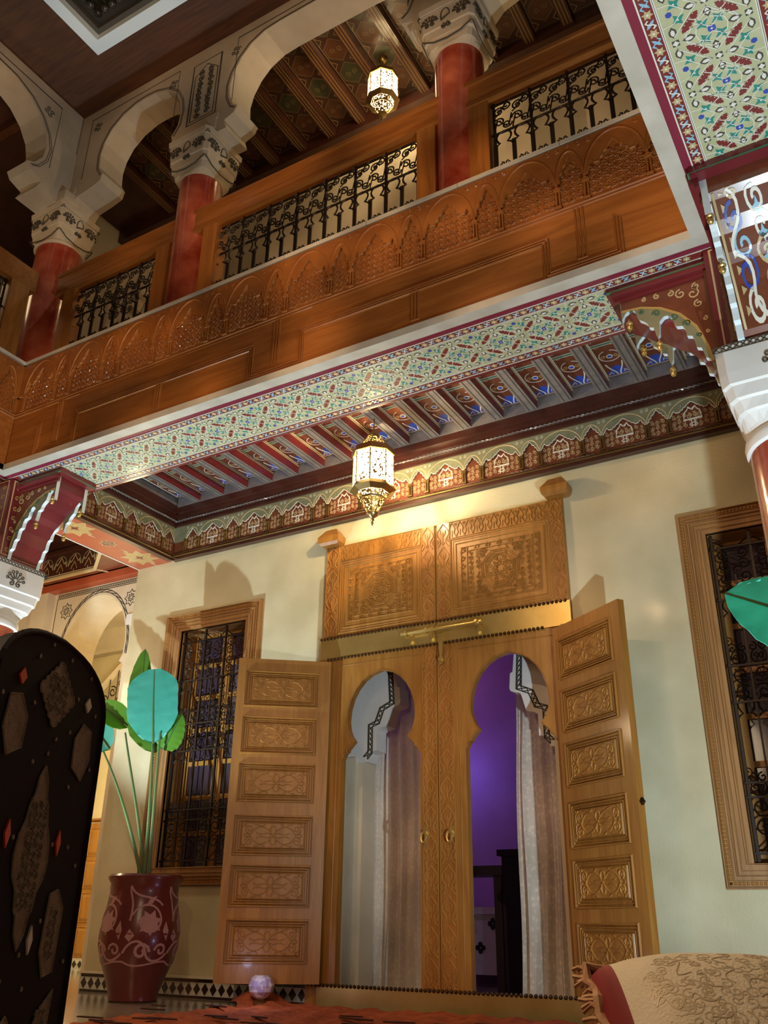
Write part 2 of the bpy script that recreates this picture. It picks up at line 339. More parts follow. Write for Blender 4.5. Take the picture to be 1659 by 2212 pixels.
# baseboard of black and white tiles
bb=sroot('baseboard_back',(-6.02,5.6,0)); F=Fr((0,5.596,0),(1,0,0),(0,0,1))
g=G(); g.fbox(F,-6.02,0,0,-3.88,.145,.014); g.box((-6.036,5.58,0),(-6.02,5.88,.145)); part('mortar_bed',g,[m_tilew],bb)
g=G(); g.fbox(F,-6.03,.128,.012,-3.88,.145,.03); part('plaster_ledge',g,[m_cream],bb)
gd=G(); gd.frus(Fr((0,0,0),(1,0,0),(0,0,1)),-.021,-.021,.021,.021,0,.006,.001)
dm=G(); Fd=Fr((0,0,0),(1,0,0),(0,0,1)); dm.add([Fd.p(0,.040,.0),Fd.p(.032,0,.0),Fd.p(0,-.040,.0),Fd.p(-.032,0,.0),Fd.p(0,.038,.004),Fd.p(.030,0,.004),Fd.p(0,-.038,.004),Fd.p(-.030,0,.004)],[(7,6,5,4),(0,1,5,4),(1,2,6,5),(2,3,7,6),(3,0,4,7)])
dme=me_of('tile',dm,[m_tileb])
for i in range(28):
    inst('tile',dme,bb,(-5.985+i*.0765,5.582,.062))
g=G()
for i in range(70):
    x=-6.02+i*.0306; g.fbox(F,x+.001,.105,.014,x+.029,.124,.018); g.fbox(F,x+.001,.002,.014,x+.029,.019,.018)
part('border_tiles',g,[m_tileb],bb,stuff=True)
for i in range(3): inst('tile',dme,bb,(-6.037,5.63+i*.0765,.062),rot=(0,0,-PI/2))
# ---------------------------------------------------------------- painted beams round the courtyard
def floral(g,F,u0,u1,v,fl,lf,lb,wh,step=.0905,r=.021):
    k=int((u1-u0)/step)
    for i in range(k):
        u=u0+(i+.5)*step
        g.poly(F,star(u,v,r*1.1,r*.62,6,.3),.001,.002,fl,back=False); g.poly(F,circ(u,v,r*.25,6),.002,.003,wh,back=False)
        c=u+step/2; s=1 if i%2 else -1
        g.poly(F,[(c-.019,v-.017*s),(c-.004,v-.012*s),(c+.012,v+.004*s),(c+.019,v+.018*s),(c+.003,v+.013*s),(c-.012,v-.004*s)],.001,.002,lf,back=False)
        g.stroke(F,[(c-.022,v+.006*s),(c-.012,v+.017*s),(c-.004,v+.010*s),(c+.004,v-.010*s),(c+.012,v-.017*s),(c+.022,v-.006*s)],.0055,.001,.003,ridge=False,mi=lb if i%2 else wh)
def starpanel(g,F,u0,u1,vc,hw,ph,per=.272):
    """strapwork of eight-armed knots with bars, stars and hexagons: materials 0 strap,1 line,2 teal,3 blue,4 red,5 dark,6 white"""
    k0=math.ceil((u0-ph)/per-.5); k1=math.floor((u1-ph)/per+.5); P=per; e=hw*.81
    ok=lambda u: u0+.01<u<u1-.01
    def pl(Q,mi,h=.0015):
        if all(ok(q[0]) and abs(q[1]-vc)<hw for q in Q): g.poly(F,Q,0,h,mi,back=False)
    for k in range(k0,k1+1):
        for (cx,cy,full) in ((ph+k*P,vc,1),(ph+(k+.5)*P,vc-e,0),(ph+(k+.5)*P,vc+e,0)):
            pl(star(cx,cy,.019,.014,4,PI/4),5); pl(star(cx,cy,.014,.009,4,0),6,.0022)
            for sx in (-1,1):
                for sy in (-1,1):
                    if not full and sy*(vc-cy)<0: continue
                    # straps of the lattice
                    if full:
                        a=(cx,cy); b=(cx+sx*P/2,cy+sy*e); dx,dy=b[0]-a[0],b[1]-a[1]; L=math.hypot(dx,dy); ux,uy=dx/L,dy/L
                        m=((a[0]+b[0])/2,(a[1]+b[1])/2)
                        Q=hexbar(m[0],m[1],ux,uy,.104,.029); pl(Q,4)
                        if ok(m[0]) and ok(b[0]):
                            for d in (-.021,.021): g.stroke(F,[(a[0]+ux*.022-uy*d,a[1]+uy*.022+ux*d),(b[0]-ux*.022-uy*d,b[1]-uy*.022+ux*d)],.0035,0,.0022,ridge=False,mi=1)
                            for t in range(5): # beads along the bar
                                q=(m[0]+ux*(t-2)*.018,m[1]+uy*(t-2)*.018)
                                for d in (-.0115,.0115): g.poly(F,circ(q[0]-uy*d,q[1]+ux*d,.0026,4),.0015,.0024,1,back=False)
            for (dx,dy) in ((1,0),(-1,0),(0,1),(0,-1)):
                L=.052; x=cx+dx*L; y=cy+dy*L*(.98)
                Q=hexbar(x,y,dx,dy,.052,.029)
                if abs(y-vc)<hw-.01: pl(Q,5); pl(hexbar(x,y,dx,dy,.032,.015),6,.0022)
        cx=ph+(k+.5)*P
        pl(circ(cx,vc,.017,6),3); pl(star(cx,vc,.007,.003,4),6,.0022)
        pl(circ(cx-P/2,vc-hw*.78,.013,6),3); pl(circ(cx-P/2,vc+hw*.78,.013,6),3)
        for sx in (-1,1):
            for sy in (-1,1):
                for (x,y) in ((cx+sx*.036,vc+sy*.030),(cx-P/2+sx*.036,vc+sy*hw*.62)):
                    pl(star(x,y,.029,.013,4,.5),2); pl(circ(x,y,.0042,5),1,.0022)
        for sy in (-1,1):
            u=cx; 
            for sx in (-1,1):
                if ok(u+sx*.1) and ok(u-sx*.1): g.stroke(F,[(cx+sx*.012,vc+sy*.0),(cx+sx*.05,vc+sy*.050),(cx+sx*.030,vc+sy*.088),(cx+sx*.0,vc+sy*.105)],.0035,0,.0022,ridge=False,mi=1); g.stroke(F,[(cx+sx*.085,vc),(cx+sx*.060,vc+sy*.035),(cx+sx*.085,vc+sy*.070)],.0035,0,.0022,ridge=False,mi=1)
            if ok(u-.05) and ok(u+.05):
                g.stroke(F,[(cx-.058,vc+sy*.004),(cx-.030,vc+sy*.052),(cx,vc+sy*.060),(cx+.030,vc+sy*.052),(cx+.058,vc+sy*.004)],.0035,0,.0022,ridge=False,mi=1)
                g.stroke(F,[(cx-P/2-.05,vc+sy*hw*.97),(cx-P/2-.045,vc+sy*hw*.72),(cx-P/2,vc+sy*hw*.45),(cx-P/2+.045,vc+sy*hw*.72),(cx-P/2+.05,vc+sy*hw*.97)],.0035,0,.0022,ridge=False,mi=1)
    for d in (-1,1): g.stroke(F,[(u0,vc+d*hw),(u1,vc+d*hw)],.006,0,.003,ridge=False,mi=1)
def beam(label,F,ua,ub,sa,sb,ph):
    """F: underside frame, v from the courtyard edge outwards; ua,ub ends at v=0, moving by sa*v, sb*v"""
    t=thing('painted_beam',label,'beam',F.p((ua+ub)/2,.3))
    def band(v0,v1,n,th,nm,ms,deco=None):
        g=G(); g.poly(F,[(ua+sa*v0,v0),(ub+sb*v0,v0),(ub+sb*v1,v1),(ua+sa*v1,v1)],-th,n,0)
        if deco: deco(g)
        return part(nm,g,ms,t)
    band(0,.080,.0,.05,'stone_edge',[m_marble]); band(.080,.118,-.002,.05,'plum_strip',[m_purple])
    fm=[m_dred,m_line,m_goldline,m_lblue,m_lblue]
    def fd(v0,v1):
        def f(g):
            v=(v0+v1)/2; a=max(ua,ua+sa*v)+.01; b=min(ub,ub+sb*v)-.01
            floral(g,F,a,b,v,2,3,3,1)
            for q in (v0+.003,v1-.003): g.stroke(F,[(ua+sa*q,q),(ub+sb*q,q)],.006,0,.003,ridge=False,mi=1)
        return f
    band(.118,.180,0,.05,'floral_band',fm,fd(.118,.180)); band(.518,.590,0,.05,'floral_band',fm,fd(.518,.590)); band(.590,.612,.006,.05,'red_lip',[m_maroon])
    def sd(g): starpanel(g,F,max(ua,ua+sa*.18)+.0,min(ub,ub+sb*.52),.349,.168,ph)
    band(.180,.518,0,.05,'star_panel',[m_strap,m_line,m_teal,m_blue,m_dred,m_stdark,m_line],sd)
    return t
FB=Fr((0,3.79,ZS),(-1,0,0),(0,1,0)); FR=Fr((-.49,0,ZS),(0,1,0),(1,0,0)); FL=Fr((-5.70,0,ZS),(0,-1,0),(-1,0,0))
b1=beam('long painted beam under the carved wooden parapet, with green and cream star pattern',FB,.49,5.70,-1,1,1.813)
b2=beam('painted star-pattern beam overhead beside the right corner bracket, running towards the viewer',FR,-1.2,3.79,0,1,1.70)
b3=beam('painted beam over the arched stairwell side, mostly hidden behind the left corner bracket',FL,-3.79,1.2,-1,0,-1.7)
g=G(); g.box((-6.31,3.82,3.70),(.12,4.385,4.10)); part('beam_core',g,[m_maroon],b1)
g=G(); g.box((-.46,-1.2,3.70),(.12,3.82,4.10)); part('beam_core',g,[m_maroon],b2)
g=G(); g.box((-6.31,-1.2,3.70),(-5.73,3.82,4.10)); part('beam_core',g,[m_maroon],b3)
g=G(); g.box((-9,3.83,4.10),(2.5,5.6,4.25)); g.box((-.46,-1.2,4.10),(2.5,3.83,4.25)); g.box((-9,-1.2,4.10),(-5.73,3.83,4.25)); struct('floor_upper',g,[m_cream])
# ---------------------------------------------------------------- lower gallery ceiling: joists and painted panels
ce=sroot('ceiling',(-3,5,4.05))
g=G(); g.box((-5.60,4.39,4.075),(-.43,5.6,4.10)); part('ceiling_board',g,[m_ceil],ce)
per=.2715; x0=-5.482
jg=G()
jg.add([(-.042,4.40,0),(.042,4.40,0),(.042,5.47,0),(-.042,5.47,0),(-.042,4.40,.095),(.042,4.40,.095),(.042,5.47,.095),(-.042,5.47,.095)],[(0,3,2,1),(0,1,5,4),(3,7,6,2)],0)
jg.add([(-.042,4.40,0),(.042,4.40,0),(.042,5.47,0),(-.042,5.47,0),(-.042,4.40,.095),(.042,4.40,.095),(.042,5.47,.095),(-.042,5.47,.095)],[(1,2,6,5),(3,0,4,7)],1)
for q in (-.022,.022): jg.box((q-.004,4.40,-.0015),(q+.004,5.47,.0005),2)
for q in (-.046,.046): jg.box((q-.004,4.40,.070),(q+.004,5.47,.076),3)
jme=me_of('joist',jg,[m_grayp,m_maroon,m_stdark,m_goldline],off=(0,4.9,0))
pg=G(); PF=Fr((0,0,0),(1,0,0),(0,-1,0)); pg.fbox(PF,-.093,-5.46,0,.093,-4.41,.004,0)
def pst(P,w,mi,h=.006,closed=False): pg.stroke(PF,[(x,-y) for x,y in P],w,.004,h,closed=closed,ridge=False,mi=mi)
pst([(-.088,4.42),(-.088,5.45),(.088,5.45),(.088,4.42)],.006,1,closed=True)
for sx in (-1,1):
    pst([(sx*.010,5.44),(sx*.016,5.41),(sx*.035,5.37),(sx*.050,5.33),(sx*.058,5.29)],.009,1)
    pst(spiral(sx*.068,5.40,.015,0,1,sx,8),.005,3); pst([(sx*.075,5.43),(sx*.045,5.40),(sx*.04,5.43)],.010,5)
    pst(bez((0,5.26),(sx*.10,5.25),(sx*.08,5.14),(sx*.02,5.13)),.005,1); pst(spiral(sx*.045,5.20,.022,0,1.3,sx,10),.005,4)
    pst(spiral(sx*.055,5.06,.018,0,1.2,-sx,8),.004,4); pst(spiral(sx*.06,4.90,.02,1,1.2,sx,8),.004,4); pst(spiral(sx*.06,4.80,.018,2,1.2,sx,8),.004,4)
    pst([(sx*.07,5.00),(sx*.05,4.965),(sx*.015,4.955),(0,4.985)],.005,1)
    for j in range(3): pst(circ(sx*(.018+.016*j),4.55+.012*j,.010,6),.004,1,closed=True); pst(circ(sx*(.018+.014*j),4.60-.012*j,.010,6),.004,1,closed=True)
pg.poly(PF,[(x,-y) for x,y in circ(0,5.20,.020,8)],.004,.006,3,back=False); pst(circ(0,5.20,.020,8),.005,1,.008,True)
pg.poly(PF,[(-.08,-5.44),(-.04,-5.37),(-.02,-5.33),(.02,-5.33),(.04,-5.37),(.08,-5.44)],.002,.0045,3,back=False)
pg.poly(PF,[(x,-y) for x,y in [(0,4.93),(.022,4.89),(.036,4.84),(.030,4.81),(.010,4.79),(-.010,4.79),(-.030,4.81),(-.036,4.84),(-.022,4.89)]],.004,.006,2,back=False)
pst([(0,4.93),(.022,4.89),(.036,4.84),(.030,4.81),(.010,4.79),(-.010,4.79),(-.030,4.81),(-.036,4.84),(-.022,4.89)],.004,1,.007,True)
pst([(-.008,4.79),(-.008,4.66)],.004,1); pst([(.008,4.79),(.008,4.66)],.004,1)
pst([(-.088,5.045),(.088,5.045)],.014,6); pst([(-.088,5.032),(.088,5.032)],.003,1); pst([(-.088,5.058),(.088,5.058)],.003,1)
pme=me_of('coffer_panel',pg,[m_brown,m_line,m_teal,m_blue,m_gold,m_goldline,m_green],off=(0,4.9,0))
for i in range(20):
    x=x0+i*per
    if i<19: inst('coffer_panel',pme,ce,(x+.094,4.9,4.071))
    if i>0: inst('joist',jme,ce,(x-.042,4.9,3.98))
g=G(); g.box((-5.56,5.47,3.975),(-.44,5.6,4.075)); part('edge_board',g,[m_grayp],ce)
g=G(); g.box((-5.60,4.40,3.975),(-5.50,5.6,4.075)); g.box((-.55,4.40,3.975),(-.42,5.6,4.075)); part('edge_board',g,[m_grayp],ce)
# cornice: moulding + painted arcade frieze, along the wall and down both returns
def cornice(name,F,u0,u1,ph):
    t=sroot(name,F.p(u0,0))
    g=G()
    for z0,z1,n in ((3.80,3.822,.030),(3.822,3.845,.020),(3.845,3.87,.036),(3.87,3.915,.050),(3.915,3.985,.072)): g.fbox(F,u0,z0,-.05,u1,z1,n)
    part('crown_moulding',g,[m_ceil],t); tw(F,u0,u1,3.853,.010,.036,m_grayp,t)
    g=G(); g.fbox(F,u0,3.485,-.05,u1,3.512,.004); part('base_moulding',g,[m_ceil],t)
    g=G(); g.tube([F.p(u0,3.518,.010),F.p(u1,3.518,.010)],.008,6); part('gilt_bead',g,[m_brassd],t); tw(F,u0,u1,3.536,.009,.008,m_wdark,t)
    frieze(F,u0,u1,3.545,3.655,3.80,.467,.320,ph,[m_brown,m_sage,m_goldline,m_line,m_green,m_brassd],t,deep=.012,paint=True)
    return t
cornice('trim_1',Fr((0,5.55,0),(1,0,0),(0,0,1)),-5.555,-.43,-2.452)
cornice('trim_2',Fr((-5.555,0,0),(0,1,0),(0,0,1)),4.38,5.55,5.55-.467*3)
cornice('trim_3',Fr((-.43,0,0),(0,-1,0),(0,0,1)),-5.55,-4.38,-5.55+.15)
# orange-red transverse beam with stencilled stars
t=thing('painted_beam','orange-red beam with stencilled stars, from the left corner bracket to the wall','beam',(-5.8,4.9,3.5))
g=G(); g.box((-6.02,4.38,3.50),(-5.56,5.60,4.08)); part('beam_body',g,[m_redp],t)
F=Fr((-5.79,0,3.5),(0,1,0),(1,0,0)); g=G()
for (u,big) in ((4.62,1),(5.0,0),(5.38,1)):
    if big:
        g.poly(F,star(u,0,.17,.105,8,.2),0,.001,1,back=False); g.poly(F,star(u,0,.05,.02,4,0),.001,.002,0,back=False); g.stroke(F,star(u,0,.17,.105,8,.2),.006,0,.002,closed=True,ridge=False,mi=2)
        for k in range(8): g.stroke(F,spiral(u+.085*cos(k*PI/4),.085*sin(k*PI/4),.03,k,1.1,1 if k%2 else -1,9),.007,.001,.0025,ridge=False,mi=2)
        for s in (-1,1): g.poly(F,[(u+s*.15,-.012),(u+s*.25,0),(u+s*.15,.012)],0,.0015,2,back=False)
    else:
        g.poly(F,star(u,0,.075,.052,8,0),0,.001,0,back=False); g.stroke(F,star(u,0,.075,.052,8,0),.006,0,.002,closed=True,ridge=False,mi=2); scrollfill(g,F,u-.04,-.035,u+.04,.035,.03,.003,.001,.002,mi=2,ridge=False,n=7)
part('stencilled_star',g,[m_maroon,m_gold,m_goldline],t)
g=G(); g.box((-5.575,4.38,3.492),(-5.555,5.6,3.50)); g.box((-6.02,4.38,3.494),(-6.008,5.6,3.50)); part('edge_line',g,[m_line],t)
# the same on the other side, mostly hidden
t=thing('painted_beam','dark red beam behind the right corner bracket, running to the wall','beam',(-.15,4.9,3.5)); g=G(); g.box((-.42,4.38,3.50),(.10,5.60,4.08)); part('beam_body',g,[m_redp],t)
m_shade=pierced('dapple_shade',(1,.6,.3),.0,26,.50,(.3,.2,.08))  # unseen pierced lantern, added round the courtyard lamp to dapple its light
cl=thing('hanging_lantern','large pierced brass lantern, added unseen above the picture to dapple the courtyard light','lantern',(-2.4,.6,3.72))
g=G(); g.lathe((-2.4,.6,4.0),[(.02,-.30),(.12,-.27),(.21,-.18),(.26,-.05),(.26,.08),(.20,.20),(.10,.27),(.02,.30)],20); part('pierced_shade',g,[m_shade],cl,True)
g=G(); g.tube([(-2.4,.6,4.3),(-2.4,.6,7.7)],.01,6); part('chain',g,[m_brassd],cl)
# ---------------------------------------------------------------- corner bracket (corbel) builder
NEAR=[(-.923,3.44),(-.905,3.47),(-.875,3.50),(-.850,3.47),(-.845,3.44),(-.835,3.41),(-.810,3.389),(-.795,3.37),(-.790,3.345),(-.766,3.335),(-.760,3.29),(-.751,3.262),(-.742,3.29),(-.738,3.33),(-.735,3.36),(-.71,3.385),(-.690,3.385),(-.668,3.36),(-.663,3.32),(-.655,3.303),(-.625,3.295),(-.614,3.273),(-.610,3.229),(-.585,3.22),(-.578,3.195),(-.573,3.146),(-.55,3.135),(-.544,3.108),(-.538,3.073),(-.515,3.06),(-.511,3.028),(-.505,2.99)]
def bracket(label,O,U,depth,flip_gold=False,intr=None,grp=None,mirror=False,wide=.465):
    """U: direction from the column outwards; O: column-side, top, near face. profile as (distance from the column edge, z)"""
    V=(0,0,1); Uv=Vector(U); N=Vector(O)
    F=Fr(O,U,V); sgn=1
    # choose so that the plates go away from the near face: depth vector given
    D=Vector(depth); dl=D.length; inv=-1 if F.N.dot(D)>0 else 1      # n of far face
    t=thing('corner_bracket',label,'bracket',O,grp)
    prof=[(-.46-x,z) for x,z in NEAR]                                # u from 0 (column) outwards
    zt=3.60; W=wide
    def pl(nn0,nn1,P,mi,g,side=None): g.poly(F,P,min(nn0,nn1),max(nn0,nn1),mi,side=side)
    def plate(n0,n1,name):
        g=G(); P=[(0,zt)]+[(0,2.99)]+prof[::-1]+[(W,3.40),(W,zt)]; g.poly(F,P,min(n0,n1),max(n0,n1),0,side=1); return part(name,g,[m_sage,m_frost],t)
    s=-inv                                                           # direction of n towards the depth is -inv... near face outward = inv
    plate(0,-inv*.03,'scalloped_plate'); plate(-inv*(dl-.03),-inv*dl,'scalloped_plate')
    # pendants and the blue arch linings
    g=G(); P=[(0,zt),(0,2.99)]+[(x,z+.035) for x,z in [(.05,2.99),(.09,3.10),(.13,3.19),(.19,3.27),(.24,3.30),(.30,3.36),(.36,3.40),(.43,3.46),(W,3.48)]]+[(W,zt)]
    g.poly(F,P,min(-inv*.03,-inv*(dl-.03)),max(-inv*.03,-inv*(dl-.03)),0)
    part('soffit_block',g,[intr or m_maroon],t)
    # frame mouldings
    g=G(); n=inv
    for a,b,c,h in ((.001,.030,0,.045),(.030,.052,0,.020)):
        P=[(0,zt-a),(W+.03,zt-a),(W+.03,zt-b),(0,zt-b)]; g.poly(F,P,0 if n>0 else -h,h if n>0 else 0,0 if a==0 else 1)
    part('top_moulding',g,[m_mould,m_maroon],t)
    g=G(); g.poly(F,[(0,2.99),(.022,2.99),(.022,zt),(0,zt)],min(0,n*.03),max(0,n*.03)); part('side_moulding',g,[m_wdark],t)
    g=G(); g.poly(F,[(-.01,zt),(W+.06,zt),(W+.06,zt+.05),(-.01,zt+.05)],min(n*.03,-n*(dl+.02)),max(n*.03,-n*(dl+.02))); part('green_crown',g,[m_maroon],t)
    tg=G(); tg.tube([F.p(0,zt+.010,n*.034),F.p(W+.055,zt+.010,n*.034),F.p(W+.055,zt+.010,-n*(dl+.015))],.009,5); part('green_rope',tg,[m_green],t)
    # painted spandrel on the near face
    g=G(); h0,h1=(0,.002) if n>0 else (-.002,0)
    A=[(.045,3.04),(.06,3.14),(.10,3.27),(.17,3.37),(.26,3.44),(.36,3.48),(W-.005,3.49)]
    g.poly(F,[(.024,3.02)]+A+[(W-.005,3.545),(.024,3.545)],h0,h1,0)
    h0,h1=(0.002,.0045) if n>0 else (-.002,-.0045)
    g.stroke(F,A,.014,h0,h1,ridge=False,mi=1)
    for (x,y,r,k) in ((.09,3.47,.035,1),(.15,3.49,.03,-1),(.07,3.40,.025,-1),(.20,3.51,.02,1),(.27,3.52,.018,-1),(.34,3.525,.014,1),(.05,3.30,.014,1),(.045,3.22,.011,-1),(.07,3.51,.022,-1)):
        g.stroke(F,spiral(x,y,r,PI/2,1.2,k,10),.007,h0,h1,ridge=False,mi=2)
    for (x,y,r,k) in ((.14,3.30,.022,1),(.20,3.365,.024,-1),(.285,3.415,.022,1),(.36,3.455,.014,-1),(.09,3.21,.014,1),(.41,3.47,.010,1)):
        g.stroke(F,spiral(x,y,r,0,1.2,k,9),.005,h0,h1,ridge=False,mi=3)
    part('painted_spandrel',g,[m_brown,m_gold,m_goldline,m_green],t)
    for (x,z) in ((.291,3.262),(.462,3.42)):
        for nn in (-inv*.015,-inv*(dl-.015)):
            pg_=G()
            c=F.p(x if x<.4 else .43,z-.05 if x<.4 else z-.03,nn)
            pg_.lathe(c,[(.004,.05),(.006,.035),(.018,.028),(.018,.018),(.008,.012),(.016,.0),(.012,-.014),(.002,-.020)],10)
            part('pendant',pg_,[m_brass],t,smooth=True)
    return t
bracket('painted scalloped bracket under the long beam, at the right corner',(-.46,4.0,0),(-1,0,0),(0,.30,0))
bracket('painted scalloped bracket at the left corner, beside the orange-red beam',(-5.77,4.0,0),(1,0,0),(0,.30,0))
bk=bracket('painted bracket under the right-hand beam, catching the white lamp glare',(-.36,3.84,0),(0,-1,0),(.42,0,0),intr=mat('bracket_lining',(.16,.045,.02),.22,c2=(.20,.06,.03),scale=9,coat=.8))
# scrollwork painted on its lining, wrapped over the arch curve
LP=[(.05,2.99),(.09,3.10),(.13,3.19),(.19,3.27),(.24,3.30),(.30,3.36),(.36,3.40),(.43,3.46),(.465,3.48)]
class LW_:
    def p(s_,u,v,n=0):                                          # u across (0..1), v along the curve 0..1
        q=min(max(v,0),.9999)*(len(LP)-1); i=int(q); f=q-i; a,b=LP[i],LP[i+1]; dx,dz=b[0]-a[0],b[1]-a[1]; l=math.hypot(dx,dz)
        x,z=a[0]+dx*f,a[1]+dz*f+.035
        return Vector((-.33+.36*u,3.84-(x+dz/l*n),z-dx/l*n))
W2=LW_(); g=G()
for (x,y,r,k,mi) in ((.25,.10,.11,1,2),(.75,.10,.11,-1,2),(.22,.30,.13,-1,0),(.78,.30,.13,1,0),(.5,.22,.08,1,1),(.5,.42,.13,1,3),(.25,.52,.12,1,1),(.75,.52,.12,-1,1),(.5,.62,.12,-1,2),(.22,.72,.12,1,0),(.78,.72,.12,-1,0),(.5,.82,.12,1,2),(.25,.92,.08,1,3),(.75,.92,.08,-1,3)):
    g.stroke(W2,spiral(x,y,r,PI/2,1.3,k,18),.030,.002,.004,ridge=False,mi=mi)
for sx in (-1,1):
    g.stroke(W2,bez((.5+sx*.05,.0),(.5+sx*.50,.14),(.5+sx*.02,.26),(.5+sx*.36,.46))+bez((.5+sx*.36,.46),(.5+sx*.5,.60),(.5+sx*.04,.70),(.5+sx*.30,.98)),.034,.002,.0045,ridge=False,mi=2)
    g.stroke(W2,[(.5+sx*.46,.0),(.5+sx*.46,.98)],.03,.002,.0045,ridge=False,mi=3)
    for k in range(8): g.poly(W2,[(.5+sx*.40,.06+k*.12),(.5+sx*.34,.09+k*.12),(.5+sx*.40,.12+k*.12)],.002,.004,3,back=False)
for y in (.16,.36,.56,.76): g.poly(W2,star(.5,y,.07,.03,4,0),.002,.004,1,back=False)
part('lining_scrolls',g,[m_blue,m_lblue,m_line,m_goldline],bk)
# ---------------------------------------------------------------- columns
def loft(g,c,rings,k=40,mi=0):
    vs=[]
    for z,h,p in rings:
        for j in range(k):
            a=2*PI*(j+.5)/k; r=h/((abs(cos(a))**p+abs(sin(a))**p)**(1/p)); vs.append((c[0]+r*cos(a),c[1]+r*sin(a),z))
    fs=[(k*i+j,k*i+(j+1)%k,k*(i+1)+(j+1)%k,k*(i+1)+j) for i in range(len(rings)-1) for j in range(k)]+[tuple(reversed(range(k))),tuple(k*(len(rings)-1)+j for j in range(k))]
    g.add(vs,fs,mi)
def faces4(c,h):                                                # the frames of the four sides of a square block
    x,y=c; return [Fr((x,y-h,0),(1,0,0),(0,0,1)),Fr((x+h,y,0),(0,1,0),(0,0,1)),Fr((x,y+h,0),(-1,0,0),(0,0,1)),Fr((x-h,y,0),(0,-1,0),(0,0,1))]
def fan(g,F,x,z,r,n0,n1,w,mi):
    for k in range(7):
        a=PI*(.06+.88*k/6); g.stroke(F,[(x+.25*r*cos(a),z+.25*r*sin(a)),(x+r*.82*cos(a),z+r*.82*sin(a))],w,n0,n1,ridge=False,mi=mi); g.stroke(F,circ(x+r*.88*cos(a),z+r*.88*sin(a),r*.13,6),w*.7,n0,n1,closed=True,ridge=False,mi=mi)
    for s in (-1,1): g.stroke(F,spiral(x+s*r*.35,z-r*.25,r*.30,PI/2,1.2,s,9),w,n0,n1,ridge=False,mi=mi)
def lattice(g,F,u0,u1,z0,z1,w,n0,n1,mi):
    k=max(2,round((u1-u0)/(z1-z0))); d=(u1-u0)/k
    for i in range(k):
        g.stroke(F,[(u0+i*d,z0),(u0+(i+1)*d,z1)],w,n0,n1,ridge=False,mi=mi); g.stroke(F,[(u0+i*d,z1),(u0+(i+1)*d,z0)],w,n0,n1,ridge=False,mi=mi)
    for z in (z0,z1): g.stroke(F,[(u0,z),(u1,z)],w,n0,n1,ridge=False,mi=mi)
def lowcol(x,y,label):
    t=thing('column',label,'column',(x,y,0),'red columns at the courtyard corners')
    r=.238; g=G(); g.lathe((x,y,0),[(r*1.12,0),(r*1.12,.08),(r*1.02,.12),(r,.16),(r,2.52)],48); part('shaft',g,[m_tadel],t,True)
    g=G(); g.lathe((x,y,0),[(r,2.50),(r*1.06,2.51),(r*1.08,2.54),(r*1.05,2.57),(r,2.58)],48); part('astragal',g,[m_white],t,True)
    g=G(); loft(g,(x,y),[(2.57,r*1.0,2),(2.60,r*1.01,2.3),(2.64,r*1.02,4),(2.65,r*1.06,5),(2.70,r*1.08,8),(2.71,r*1.13,9),(2.77,r*1.15,14),(2.78,r*1.19,16),(2.84,r*1.20,24),(2.99,r*1.21,30)])
    h=r*1.21
    for F in faces4((x,y),h):
        lattice(g,F,-h,h,2.955,2.985,.004,0,.003,1); fan(g,F,0,2.84,.085,-.004,.004,.006,1)
    part('capital',g,[m_white,m_stdark],t)
    # painted impost block under the beams
    t2=G(); X0,X1,Y0,Y1=x-.27,x+.27,y-.19,y+.25
    t2.box((X0,Y0,2.99),(X1,Y1,3.65))
    for F,a,b in ((Fr((0,Y0,0),(1,0,0),(0,0,1)),X0,X1),(Fr((X1,0,0),(0,1,0),(0,0,1)),Y0,Y1),(Fr((X0,0,0),(0,-1,0),(0,0,1)),-Y1,-Y0)):
        for q in (.03,): t2.stroke(F,[(a+q,3.02),(b-q,3.02),(b-q,3.63),(a+q,3.63)],.008,0,.002,closed=True,ridge=False,mi=1)
        for i in range(7):
            z=3.07+i*.085
            for u in (a+.075,b-.075): t2.stroke(F,spiral(u,z,.022,0,1.1,1 if i%2 else -1,8),.006,0,.002,ridge=False,mi=2)
        for i in range(4): t2.stroke(F,spiral(a+.12+i*.08,3.07,.018,0,1.1,1 if i%2 else -1,8),.006,0,.002,ridge=False,mi=2)
    part('impost_block',t2,[m_maroon,m_goldline,m_gold],t)
    return t
lowcol(-.19,4.10,'polished red column standing at the right edge below the painted corner brackets')
lowcol(-6.0,4.10,'polished red column under the left corner bracket, behind the arched black panel')
